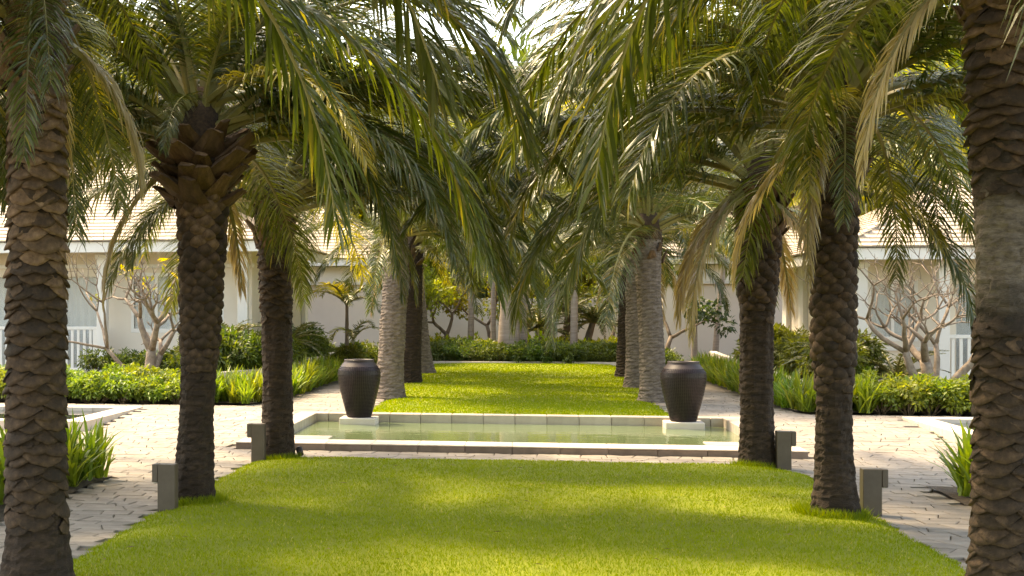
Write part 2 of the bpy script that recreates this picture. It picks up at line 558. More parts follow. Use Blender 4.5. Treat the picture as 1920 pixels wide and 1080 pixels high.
# ------------------------------------------------------------------ bevelled block helper
_blocks = {}
def block(name, m, size, loc, parent=None, bev=.008, rz=0):
    key = (tuple(round(s, 3) for s in size), m.name, bev)
    me = _blocks.get(key)
    if me is None:
        bm = bmesh.new()
        bmesh.ops.create_cube(bm, size=1)
        for v in bm.verts:
            v.co.x *= size[0]; v.co.y *= size[1]; v.co.z *= size[2]
        if bev:
            bmesh.ops.bevel(bm, geom=bm.edges[:], offset=bev, segments=1, affect='EDGES')
        me = bpy.data.meshes.new(name); bm.to_mesh(me); bm.free()
        me.materials.append(m)
        _blocks[key] = me
    o = link(name, me, parent)
    o.location = loc
    o.rotation_euler = (0, 0, rz)
    return o

# ------------------------------------------------------------------ the reflecting pool
WZ = .101
pool = tag(empty('reflecting_pool', (AX - .03, 19.4, 0)), 'square stone reflecting pool of green water between the two lawns', 'pool')
ox, oy = pool.location.x, pool.location.y
def pb(name, m, a, b, bev=.008):
    return block(name, m, [b[i] - a[i] for i in range(3)], ((a[0] + b[0]) / 2 - ox, (a[1] + b[1]) / 2 - oy, (a[2] + b[2]) / 2), pool, bev)
pb('basin', M['water_dark'], (PX0 + .02, 19.6, -.13), (PX1 - .02, 23.3, .0), 0)
n = 14; W_ = (PX1 + .3 - (PX0 - .3)) / n
for i in range(n):
    x0 = PX0 - .3 + i * W_
    pb('coping_stone', M['coping'], (x0 + .003, 23.24, -.08), (x0 + W_ - .003, 23.54, .238))
n = 6; D_ = (23.237 - 20.02) / n
for i in range(n):
    for xa, xb in ((PX0 - .3, PX0), (PX1, PX1 + .3)):
        pb('coping_stone', M['coping'], (xa, 20.02 + i * D_ + .003, -.08), (xb, 20.02 + (i + 1) * D_ - .003, .238))
n = 12; W_ = (3.52 + 3.86) / n                 # the low front step
for i in range(n):
    x0 = -3.86 + i * W_
    pb('step_stone', M['riser'], (x0 + .002, 19.40, -.08), (x0 + W_ - .002, 19.98, .090), .006)
    pb('step_slab', M['kerb'], (x0 + .002, 19.388, .092), (x0 + W_ - .002, 19.99, .108), .005)
pb('corner_slab', M['coping'], (PX0, 19.995, -.05), (PX0 + .62, 20.5, .113))
pb('corner_slab', M['coping'], (PX1 - .62, 19.995, -.05), (PX1, 20.5, .113))
wm = MB().add([(PX0, 19.7, WZ), (PX1, 19.7, WZ), (PX1, 23.25, WZ), (PX0, 23.25, WZ)], [(0, 1, 2, 3)])
tag(wm.obj('water', M['water']), kind='structure')

# plinths and mosaic jars
def lathe(mb, prof, n, mi=0):
    b = len(mb.v)
    for r, z in prof:
        for k in range(n):
            q = 2 * PI * k / n
            mb.v.append((r * math.cos(q), r * math.sin(q), z))
    for i in range(len(prof) - 1):
        for k in range(n):
            k2 = (k + 1) % n
            mb.f.append((b + i * n + k, b + i * n + k2, b + (i + 1) * n + k2, b + (i + 1) * n + k)); mb.m.append(mi)
def jar_profile(t):
    """radius of the jar at height fraction t"""
    pts = [(0, .188), (.1, .21), (.25, .246), (.45, .290), (.62, .322), (.75, .336), (.84, .329), (.91, .290), (.96, .255), (1, .232)]
    for (a, ra), (b, rb) in zip(pts, pts[1:]):
        if t <= b:
            f = (t - a) / (b - a)
            return ra + (rb - ra) * f
    return pts[-1][1]
JH = .885
body = MB()
prof = [(0.001, 0), (.188, 0)] + [(jar_profile(i / 30), JH * i / 30) for i in range(1, 31)]
prof += [(.238, JH + .012), (.232, JH + .026), (.212, JH + .024), (.205, JH), (.24, JH - .06), (.28, JH - .14), (.26, .3), (.001, .28)]
lathe(body, prof, 56)
jar_me = body.mesh('jar_body', True)
tile = MB(); NC, NR = 66, 36
for j in range(NR):
    t0, t1 = .015 + .895 * j / NR, .015 + .895 * (j + 1) / NR
    ta, tb = t0 + (t1 - t0) * .12, t1 - (t1 - t0) * .12
    for k in range(NC):
        q0, q1 = 2 * PI * (k + .11) / NC, 2 * PI * (k + .89) / NC
        ro, ri = .006, -.002
        vs = []
        for e, sh in ((ri, 0), (ro, .16)):
            for t, q in ((ta + (tb - ta) * sh, q0 + (q1 - q0) * sh), (ta + (tb - ta) * sh, q1 - (q1 - q0) * sh), (tb - (tb - ta) * sh, q1 - (q1 - q0) * sh), (tb - (tb - ta) * sh, q0 + (q1 - q0) * sh)):
                rr = jar_profile(t) + e
                vs.append((rr * math.cos(q), rr * math.sin(q), JH * t))
        tile.add(vs, [(4, 5, 6, 7), (0, 1, 5, 4), (1, 2, 6, 5), (2, 3, 7, 6), (3, 0, 4, 7)])
tile_me = tile.mesh('mosaic_tiles')
for x, lb, pl in ((-2.58, 'dark mosaic jar at the pool corner with the ringed palm trunk close behind it', 'pale square plinth in the pool under the jar nearest the curtained house'),
                  (2.36, 'dark mosaic jar at the pool corner beside the path with the curved white planter wall', 'pale square plinth in the pool under the jar nearest the curved white planter wall')):
    p = block('pot_plinth', M['kerb'], (.57, .52, .28), (x, 22.96, .06), None, .01)
    tag(p, pl, 'plinth', 'plinths in the pool')
    j = tag(empty('mosaic_jar', (x, 22.96, .2), random.random()), lb, 'jar', 'mosaic jars on the pool plinths')
    link('body', jar_me, j, M['pot'])
    tag(link('mosaic', tile_me, j, M['tile']), kind='stuff')

# plunge pools at either side
for (a, b, c, d), lb in zip(SP, ('dark plunge pool with pale coping on the house side with curtained windows', 'dark plunge pool with pale coping in front of the shingled house')):
    e = tag(empty('plunge_pool', ((a + b) / 2, (c + d) / 2, 0)), lb, 'pool')
    cx, cy = (a + b) / 2, (c + d) / 2
    w = .34
    def sb(name, m, p, q, bev=.008):
        block(name, m, [q[i] - p[i] for i in range(3)], ((p[0] + q[0]) / 2 - cx, (p[1] + q[1]) / 2 - cy, (p[2] + q[2]) / 2), e, bev)
    zt = .235
    n = 12; s_ = (b - a) / n
    for i in range(n):
        for y0, y1 in ((c, c + w), (d - w, d)):
            sb('coping_stone', M['kerb'], (a + i * s_ + .003, y0, -.1), (a + (i + 1) * s_ - .003, y1, zt))
    n = 4; s_ = (d - c - 2 * w) / n
    for i in range(n):
        x0 = b - w if a < 0 else a
        sb('coping_stone', M['kerb'], (x0, c + w + i * s_ + .003, -.1), (x0 + w, c + w + (i + 1) * s_ - .003, zt))
    sb('basin', M['dark'], (a + w * .5, c + w * .5, -.1), (b - w * .5, d - w * .5, .03), 0)
    wmb = MB().add([(a + .1 - cx, c + .1 - cy, .17), (b - .1 - cx, c + .1 - cy, .17), (b - .1 - cx, d - .1 - cy, .17), (a + .1 - cx, d - .1 - cy, .17)], [(0, 1, 2, 3)])
    wmb.obj('water_surface', M['water_dark'], e)

# ------------------------------------------------------------------ bollard lights
def bollard(x, y, side, h, lb):
    e = tag(empty('bollard_light', (x, y, lawn_z(x, y) - .03)), lb, 'bollard', 'bollard lights along the front lawn')
    block('post', M['bollard'], (.165, .15, h), (0, 0, h / 2), e, .006)
    block('lamp_head', M['bollard'], (.052, .15, .165), (side * .1095, 0, h - .0825), e, .005)
    block('lens', M['curtain'], (.040, .11, .008), (side * .1095, 0, h - .170), e, .001)
bollard(-3.28, 13.25, -1, .46, 'grey brown bollard light half behind the palm with orange leaf stubs')
bollard(-3.26, 17.85, -1, .52, 'slim brown bollard light half behind the palm at the pool corner')
bollard(3.12, 14.2, 1, .46, 'grey bollard light standing clear between the two nearest palms by the path')
bollard(3.0, 18.1, 1, .52, 'grey bollard light beside the palm at the pool corner, end of the step behind it')
# small ground spotlight at the foot of a palm
e = tag(empty('ground_spotlight', (-2.80, 18.2, lawn_z(-2.8, 18.2) - .01)), 'small dark ground spotlight at the foot of the palm by the pool', 'spotlight')
mb = MB(); mb.tube([(0, 0, 0), (0, 0, .07)], [.012, .012], 8); mb.obj('stem', M['pot'], e)
mb = MB(); mb.tube([(.02, 0, .055), (0, .02, .10), (-.01, .04, .135), (-.012, .05, .14)], [.036, .042, .045, .03], 12); mb.obj('head', M['pot'], e, True)

# ------------------------------------------------------------------ palm fronds
def frond_mesh(name, L, e0, e1, nl, llen, seed, droop=.9, wid=.0100, base='green', pexp=1.25, spread=1.0):
    rng = random.Random(seed)
    K = 40
    pts, tan = [Vector((0, 0, 0))], []
    side_bend = rng.uniform(-.22, .22)
    for i in range(K):
        s = (i + .5) / K
        el = e0 + (e1 - e0) * s ** pexp
        az = side_bend * s * s
        t = Vector((math.cos(el) * math.cos(az), math.cos(el) * math.sin(az), math.sin(el)))
        tan.append(t)
        pts.append(pts[-1] + t * (L / K))
    tan.append(tan[-1])
    mb = MB()
    rr = [.042 * (1 - i / K) ** 1.4 + .004 for i in range(K + 1)]
    rc = {'green': (.2, .18, .05), 'yellow': (.42, .33, .07), 'dead': (.36, .27, .17)}[base]
    step = 3
    ip = list(range(0, K + 1, step)) + ([K] if K % step else [])
    mb.tube([pts[i] for i in ip], [rr[i] for i in ip], 5, 1, True, rc)
    down = Vector((0, 0, -1))
    for i in range(nl):
        s0 = .13 + .87 * (i + .5) / nl
        for sd in (-1, 1):
            s = min(max(s0 + rng.uniform(-.5, .5) / nl, .1), .998)
            q = s * K; k = int(q); fr = q - k
            p = pts[k].lerp(pts[min(k + 1, K)], fr)
            T = tan[k]
            B = Vector((0, 0, 1)).cross(T)
            if B.length < .05: B = Vector((0, 1, 0))
            B.normalize()
            N = T.cross(B)
            if N.z < 0 and abs(T.z) < .9: N = -N
            a = R(66 - 34 * s + rng.uniform(-9, 9)) * (spread if spread < 1 else 1)
            v = R(rng.choice((0, 10, 24)) + rng.uniform(-8, 8))
            d = T * math.cos(a) + (B * sd * math.cos(v) + N * math.sin(v)) * math.sin(a)
            pr = min(1, .45 + s * 2.2) * (1 - .62 * max(0, (s - .55) / .45) ** 1.5)
            ll = llen * pr * rng.uniform(.82, 1.1)
            w = wid * rng.uniform(.8, 1.2) * (.75 + .25 * pr)
            dr = droop * rng.uniform(.65, 1.35)
            tw = T.lerp(N, rng.uniform(-.35, .55)).normalized()
            pp = p; vs = []
            d = d.normalized()
            segs = (.30, .36, .34)
            ws = (.55, 1.0, .78)
            for m_, sg in enumerate(segs):
                wv = tw - d * tw.dot(d)
                wv = wv.normalized() * w * ws[m_]
                vs += [pp - wv, pp + wv]
                pp = pp + d * ll * sg
                d = (d + down * dr * (.42 + .28 * m_)).normalized()
            vs.append(pp)
            h = rng.random()
            if base == 'green':
                c = Vector((.042, .062, .013)).lerp(Vector((.100, .120, .026)), h)
                if rng.random() < .035: c = Vector((.24, .20, .05))
            elif base == 'yellow':
                c = Vector((.20, .20, .03)).lerp(Vector((.36, .30, .05)), h)
            else:
                c = Vector((.30, .225, .14)).lerp(Vector((.46, .37, .25)), h)
            ct = c.lerp(Vector((.30, .22, .10)), rng.choice((0, 0, 0, .1, .6)))
            cols = [tuple(c)] * 6 + [tuple(ct)]
            mb.add(vs, [(0, 1, 3, 2), (2, 3, 5, 4), (4, 5, 6)], 0, cols)
    me = mb.mesh(name)
    me.materials.append(M['frond']); me.materials.append(M['rachis'])
    return me

FR = {
    'up':   [frond_mesh('frond_upright', 3.2 + .2 * i, R(80), R(22 - 14 * i), 124, .54, 100 + i, .5) for i in range(2)],
    'arch': [frond_mesh('frond_arching', 3.4 + .15 * i, R(62 - 5 * i), R(-30 - 10 * i), 138, .62, 110 + i, .75, pexp=1.5) for i in range(3)],
    'out':  [frond_mesh('frond_spreading', 3.5 + .1 * i, R(40 - 6 * i), R(-52 - 7 * i), 146, .66, 120 + i, .85, pexp=1.35) for i in range(4)],
    'low':  [frond_mesh('frond_low', 3.1 + .12 * i, R(22 - 7 * i), R(-76 - 3 * i), 136, .62, 130 + i, .85) for i in range(3)],
    'flat': [frond_mesh('frond_flat', 3.7 + .12 * i, R(24 - 6 * i), R(-34 - 9 * i), 150, .62, 170 + i, .9, pexp=1.5) for i in range(3)],
    'hang': [frond_mesh('frond_hanging', 3.3 + .2 * i, R(38), R(-88), 136, .56, 160 + i, .8, pexp=.62) for i in range(2)],
    'yel':  [frond_mesh('frond_yellowing', 2.9, R(22), R(-72), 104, .5, 140, .9, base='yellow')],
    'dead': [frond_mesh('frond_dead', 1.5 + .3 * i, R(-8), R(-88), 70, .38, 150 + i, 1.1, .008, 'dead', .6, .55) for i in range(2)],
}

# ------------------------------------------------------------------ trunks
def trunk_mesh(H, r0, r1, r2, lean, seed, ring=.085, amp=.016, nz=150, nt=44, pale=False):
    """ringed trunk: flared foot, narrow waist, thicker head; every ring is an uneven ledge of old leaf scars"""
    mb = MB()
    off = seed * 13.7
    for j in range(nz + 1):
        t = j / nz; z = -.12 + t * (H + .12)
        tt = max(z, 0) / H
        r = r1 + (r0 - r1) * math.exp(-max(z, 0) / .28) + (r2 - r1) * max(0, (tt - .55) / .45) ** 1.3
        cx, cy = lean[0] * tt + .03 * math.sin(tt * 3 + seed), lean[1] * tt
        for k in range(nt):
            q = 2 * PI * k / nt
            c, s = math.cos(q), math.sin(q)
            wob = noise.noise((c * 1.6 + off, s * 1.6, z * 1.2)) * .55 + .25 * noise.noise((c * 4, s * 4 + off, z * 5))
            ph = (z / ring + wob + .5 * math.sin(q * 4 + math.floor(z / ring) * 2.4) * .35) % 1.0
            led = (1 - ph) ** .7
            d = amp * (led - .5) * (.6 + .8 * abs(noise.noise((c * 3, s * 3 + off, z * 3))))
            d += .018 * noise.noise((c * 2.2 + off, s * 2.2, z * 2.3)) + .008 * noise.noise((c * 9, s * 9 + off, z * 14))
            mb.v.append((cx + (r + d) * c, cy + (r + d) * s, z))
    for j in range(nz):
        for k in range(nt):
            k2 = (k + 1) % nt
            mb.f.append((j * nt + k, j * nt + k2, (j + 1) * nt + k2, (j + 1) * nt + k)); mb.m.append(0)
    mb.f.append(tuple(nz * nt + k for k in range(nt))); mb.m.append(0)
    return mb.mesh('trunk', False)

def scale_mesh(name, w, h, d, seed, knob):
    """one old leaf base, local frame: x across, y outwards, z up"""
    rng = random.Random(seed)
    mb = MB(); n, m = 6, 4
    for j in range(m + 1):
        v = j / m
        for i in range(n + 1):
            u = i / n * 2 - 1
            half = (math.sin(PI * min(max(.12 + .80 * v, 0), 1)) ** .7) if knob else (1 - .55 * v ** 2 * (1 if v > .5 else .6))
            x = u * w / 2 * half
            if knob:
                y = d * max(0, 1 - u * u) ** .6 * (math.sin(PI * (.15 + .72 * v)) ** .8) - .012
                z = (v - .5) * h + .015 * (1 - u * u) * (1 if v > .5 else .4)
            else:
                lens = math.sqrt(max(0, 1 - u * u))
                x = u * w / 2
                y = d * (.25 + .75 * lens) * (1 - v) ** .75 - .016 * v
                z = (v - .42) * h * (.12 + .88 * lens) + .02 * abs(u)
            y += rng.uniform(-.003, .003) - x * x / (2 * (.21 if knob else .175))
            mb.v.append((x + rng.uniform(-.004, .004), y, z + rng.uniform(-.004, .004)))
    for j in range(m):
        for i in range(n):
            a = j * (n + 1) + i
            mb.f.append((a, a + 1, a + n + 2, a + n + 1)); mb.m.append(0)
    # underside lip back to the trunk
    b = len(mb.v)
    for i in range(n + 1):
        x, y, z = mb.v[i]
        mb.v.append((x * .92, -.028 - x * x / (2 * .19), z + .016))
    for i in range(n):
        mb.f.append((i + 1, i, b + i, b + i + 1)); mb.m.append(0)
    return mb.mesh(name, True)
SC = {'knob': [scale_mesh('leaf_base', .185, .105, .062, 300 + i, True) for i in range(5)],
      'lip': [scale_mesh('leaf_base', .25, .125, .034, 320 + i, False) for i in range(5)]}
SC_TAN = {k: [m_.copy() for m_ in v] for k, v in SC.items()}
for v in SC.values():
    for m_ in v: m_.materials.append(M['scale'])
for v in SC_TAN.values():
    for m_ in v: m_.materials.append(M['scale_tan'])

def stub_mesh(seed):
    """cut petiole boot: a wide flat wedge that leaves the trunk upwards and outwards"""
    rng = random.Random(seed)
    mb = MB()
    L = rng.uniform(.17, .27)
    rows = [(0, .105, .045), (.35, .085, .04), (.75, .06, .03), (1, .05, .022)]
    vs = []
    for s, w, t in rows:
        y = .02 + s * L * .62; z = s * L * .85
        for x, k in ((-1, -.3), (-.5, -.9), (.5, -.9), (1, -.3), (.6, .7), (-.6, .7)):
            vs.append((x * w, y - k * t * .8 + rng.uniform(-.004, .004), z + k * t * .4 + rng.uniform(-.01, .01)))
    fs = []
    for i in range(3):
        for k in range(6):
            k2 = (k + 1) % 6
            fs.append((i * 6 + k, i * 6 + k2, i * 6 + 6 + k2, i * 6 + 6 + k))
    fs.append(tuple(18 + k for k in range(6)))
    mb.add(vs, fs)
    me = mb.mesh('petiole_stub'); me.materials.append(M['stub'])
    return me
STUBS = [stub_mesh(400 + i) for i in range(5)]

def palm(x, y, z, H, lb, seed, r=(.27, .185, .21), lean=(0, 0), style='knob', tan=9.0, z_scale=1.2, zones=None, bark=None, stub=(.6, 1.05), splay=0.0, nfr=(11, 15, 14, 4), yel=1, dead=2,
         extra=(), pale=False, fscale=1.0, detail=True, group='palms lining the avenue', ring=.085, clear=None):
    rng = random.Random(seed)
    e = tag(empty('date_palm', (x, y, z)), lb, 'palm tree', group)
    tr = link('trunk', trunk_mesh(H, r[0], r[1], r[2], lean, seed, ring, .022 if detail else .028, 150 if detail else 110, 44 if detail else 32), e, M[bark or ('bark_pale' if pale else 'bark')])
    def rad(zz):
        tt = zz / H
        return r[1] + (r[0] - r[1]) * math.exp(-zz / .28) + (r[2] - r[1]) * max(0, (tt - .55) / .45) ** 1.3
    if detail:
        zones = zones or ((z_scale, H - .12, style, tan, 1.0),)
        cnt = 0
        for za, zb, sty, ztan, prot in zones:
            per, pitch = (8, .074) if sty == 'knob' else (7, .080)
            zz, row = za, 0
            while zz < zb and cnt < 292:
                tt = zz / H
                grow = min(1, .3 + (zz - za) / .5) if za > .3 else 1
                for k in range(per):
                    if rng.random() > .35 + grow * .8: continue
                    q = 2 * PI * (k + .5 * (row % 2) + rng.uniform(-.13, .13)) / per
                    use_tan = rng.random() < min(max((zz - ztan) / .5 + .3, 0), .9)
                    o = link('leaf_base', rng.choice((SC_TAN if use_tan else SC)[sty]), tr)
                    rr = rad(zz) + .003
                    s = rng.uniform(.82, 1.15) * (.9 + rr)
                    o.location = (lean[0] * tt + .03 * math.sin(tt * 3 + seed) + rr * math.cos(q), lean[1] * tt + rr * math.sin(q), zz + rng.uniform(-.022, .022))
                    o.rotation_euler = (rng.uniform(-.15, .15), rng.uniform(-.14, .14), q - PI / 2)
                    o.scale = (s * (.75 + .25 * grow), rng.uniform(.8, 1.25) * grow * prot, s * (.7 + .3 * grow))
                    cnt += 1
                zz += pitch; row += 1
    ns = 40 if detail else 14
    for k in range(ns):
        q = k * 2.39996 + rng.uniform(-.2, .2)
        zz = H - .42 + .60 * k / ns
        o = link('petiole_stub', rng.choice(STUBS), e)
        rr = rad(min(zz, H)) * (1 if zz < H else .8) - .02
        o.location = (lean[0] + rr * math.cos(q), lean[1] + rr * math.sin(q), zz)
        o.rotation_euler = (rng.uniform(-.25, .25) - splay, rng.uniform(-.2, .2), q - PI / 2)
        s = rng.uniform(*stub); o.scale = (s, s, s * rng.uniform(.8, 1.25))
    # crown shaft of fibre that closes the head
    cs = MB()
    cs.tube([(lean[0], lean[1], H - .15), (lean[0], lean[1], H + .15), (lean[0], lean[1], H + .45), (lean[0], lean[1], H + .7)], [r[2] * .92, r[2] * .95, r[2] * .7, .05], 14)
    cs.obj('crown_shaft', M['fibre'], e, True)
    def put(me, q, zz, sc):
        o = link('frond', me, e)
        o.location = (lean[0] + .10 * math.cos(q), lean[1] + .10 * math.sin(q), zz)
        o.rotation_euler = (rng.uniform(-.1, .1), 0, q)
        o.scale = (sc, sc, sc)
        return o
    q0 = rng.random() * 6.28
    i = 0
    for cls, nn, za, zb in (('up', nfr[0], .42, .6), ('arch', nfr[1], .3, .48), ('out', nfr[2], .14, .34), ('low', nfr[3], .05, .2)):
        for k in range(nn):
            q = q0 + i * 2.39996 + rng.uniform(-.22, .22); i += 1
            if clear and cls in ('out', 'low', 'arch'):
                df = (math.degrees(q) - clear[0] + 180) % 360 - 180
                if abs(df) < clear[1]: q += R(clear[1] * 1.3) * (1 if df > 0 else -1)
            put(rng.choice(FR[cls]), q, H + rng.uniform(za, zb), fscale * rng.uniform(.86, 1.1))
    for k in range(yel):
        put(FR['yel'][0], rng.random() * 6.28, H + .08, fscale * rng.uniform(.85, 1.05))
    for k in range(dead):
        put(rng.choice(FR['dead']), rng.random() * 6.28, H + .0, fscale * rng.uniform(.8, 1.1))
    for cls, deg, dz, sc in extra:
        put(FR[cls][int(deg) % len(FR[cls])], R(deg), H + dz, sc)
    return e

# avenue in front of the pool; angles: 0 = towards the right, 90 = away, 270 = towards the camera
palm(-3.20, 9.4, 0, 3.75, 'thick palm with wide scaly ledges on its trunk, cut by the picture\'s left edge', 11, (.29, .180, .17), (-.07, 0), 'lip', zones=((.42, 3.6, 'lip', 2.05, 1.0),),
     nfr=(11, 15, 11, 1), clear=(15, 72), extra=(('hang', 289, .1, .55), ('low', 292, .2, .62), ('low', 12, .5, 1.3), ('low', 20, .45, 1.2), ('low', 102, .1, .9), ('yel', 95, .1, .9), ('low', 122, .1, .95), ('low', 112, .1, .9), ('hang', 100, .2, .8), ('hang', 90, .2, .7)))
palm(-3.14, 13.75, .04, 3.30, 'palm with broad orange brown leaf stubs bulging below its crown, second in its row', 12, (.22, .165, .245), (.06, 0), 'knob', 2.45, 1.3, stub=(1.1, 1.9), splay=.38, clear=(283, 48),
     extra=(('low', 268, .5, .42), ('arch', 300, .5, .55), ('flat', 348, .2, 1.1), ('low', 340, .3, 1.0), ('flat', 4, .35, 1.1), ('low', 195, .1, .9), ('low', 222, .1, .8), ('yel', 180, .1, .85), ('low', 10, .3, 1.1), ('yel', 318, .55, .9), ('hang', 350, .5, .85), ('hang', 200, .3, .75)))
palm(-3.10, 18.2, .04, 3.05, 'slim dark palm at the pool corner where the bollard hides behind its trunk', 13, (.235, .185, .20), (-.03, 0), 'lip', 9, 1.7, clear=(280, 34), dead=0,
     extra=(('out', 330, .2, 1.0), ('low', 345, .25, 1.15), ('flat', 352, .15, 1.1), ('flat', 8, .1, 1.1), ('flat', 335, .0, 1.05), ('low', 225, .1, .8), ('hang', 335, .5, .8), ('hang', 355, .4, .75)))
palm(2.78, 9.4, 0, 4.0, 'large palm with a grey smooth patch on its trunk, cut by the picture\'s right edge', 14, (.215, .155, .205), (.07, 0), 'lip', zones=((.1, 1.85, 'lip', 9, .85), (2.6, 3.9, 'lip', 3.3, 1.3)), bark='bark_patch',
     extra=(('flat', 196, .2, 1.05), ('flat', 168, .1, 1.1), ('low', 178, .4, 1.0), ('hang', 76, -.3, .72), ('low', 108, -.1, 1.0)))
palm(2.72, 13.85, .04, 3.42, 'palm with pine cone knobs all over its trunk beside the clear standing bollard', 15, (.225, .152, .165), (.06, 0), 'knob', 2.9, 1.15, clear=(259, 26),
     extra=(('hang', 262, .1, .52), ('out', 190, .3, 1.05), ('out', 235, .3, 1.0), ('flat', 205, .2, 1.0), ('yel', 320, .1, .85), ('low', 345, .1, .9), ('flat', 182, .1, 1.05), ('hang', 60, .2, .8)))
palm(2.74, 18.25, .04, 3.15, 'straight palm at the pool corner with a dry straw frond hanging below its crown', 16, (.215, .185, .25), (.02, 0), 'knob', 2.6, 1.75, clear=(262, 34),
     extra=(('dead', 200, .15, 1.3), ('dead', 215, .1, 1.2), ('dead', 188, .1, 1.1), ('out', 200, .2, 1.05), ('flat', 172, .1, 1.0), ('flat', 190, .3, .95)))
# the pair nearest the camera: only their fronds reach into the picture
palm(-3.2, 5.0, 0, 3.7, 'palm out of frame whose fronds hang into the top left of the picture', 17, detail=False, nfr=(8, 12, 8, 0), yel=0, dead=0, extra=(('low', 38, .45, 1.15), ('low', 30, .4, 1.25), ('out', 45, .2, 1.15)))
palm(2.75, 5.0, 0, 3.8, 'palm out of frame whose fronds hang into the top right of the picture', 18, detail=False, nfr=(8, 12, 8, 0), yel=0, dead=0, extra=(('low', 146, .5, 1.15), ('out', 124, .2, 1.15)))
# a second row stands beyond the picture's left edge and shades the near path
palm(-7.7, 11.4, 0, 3.9, 'palm in the near lily bed, only frond tips show at the left edge', 19, detail=False)
palm(-7.6, 15.2, 0, 3.8, 'palm in the near lily bed beside the plunge pool, frond tips at the left edge', 20, detail=False)
# avenue behind the pool
far_lb = ['flared grey ringed palm trunk right behind the jar on the curtained house\'s side',
          'dark palm second behind the pool on the curtained house\'s side',
          'pale leaning palm third behind the pool on the curtained house\'s side',
          'grey ringed palm right behind the pool beside the jar on the shingled house\'s side',
          'brown palm second behind the pool on the shingled house\'s side',
          'dark palm third behind the pool on the shingled house\'s side']
far_sp = [(-2.52, 27.7, True, 2.9, (.34, .24, .25), (.1, 0)), (-2.58, 33.2, False, 2.9, (.30, .24, .25), (.02, 0)), (-2.70, 38.4, True, 3.1, (.42, .27, .25), (-.25, 0)),
          (2.28, 27.6, True, 2.95, (.30, .215, .25), (-.06, 0)), (2.32, 32.0, True, 3.0, (.30, .23, .25), (.08, 0)), (2.48, 37.0, False, 2.9, (.32, .24, .25), (.08, 0))]
for i, (x, y, pale, H, r_, ln) in enumerate(far_sp):
    ex = {0: (('hang', 264, .1, .75), ('yel', 272, .05, .75), ('low', 340, .3, 1.1)), 3: (('hang', 222, .2, 1.12), ('flat', 190, .3, 1.0)), 1: (('out', 350, .3, 1),), 4: (('flat', 200, .3, 1),)}.get(i, ())
    palm(x, y, .22, H, far_lb[i], 30 + i, r_, ln, pale=pale, detail=False, nfr=(8, 12, 10, 2), ring=.07, extra=ex, yel=0 if i == 0 else 1, dead=0 if i == 0 else 2, clear={0: (180, 75), 1: (225, 60)}.get(i), group='palms behind the pool')

# ------------------------------------------------------------------ houses
_sh = {}
def shingle_mesh(w, l, k):
    key = (round(w, 2), round(l, 2), k)
    if key not in _sh:
        r = random.Random(k * 77 + 5)
        t = .016 + r.random() * .010
        mb = MB()
        j = [r.uniform(-.008, .008) for _ in range(4)]
        mb.add([(-w / 2, j[0], 0), (w / 2, j[1], 0), (w / 2, l, 0), (-w / 2, l, 0), (-w / 2, j[0], t + .012), (w / 2, j[1], t + .012), (w / 2, l, .006), (-w / 2, l, .006)],
               [(4, 5, 6, 7), (0, 1, 5, 4), (1, 2, 6, 5), (3, 0, 4, 7)])
        me = mb.mesh('shingle'); me.materials.append(M['shingle'])
        _sh[key] = me
    return _sh[key]

def cam_uv(p):
    d = -p[0] * math.sin(YAW) + p[1] * math.cos(YAW)
    return 485 + FOCAL * (p[0] * math.cos(YAW) + p[1] * math.sin(YAW)) / d, 580 - FOCAL * (p[2] - CAM_H) / d, d

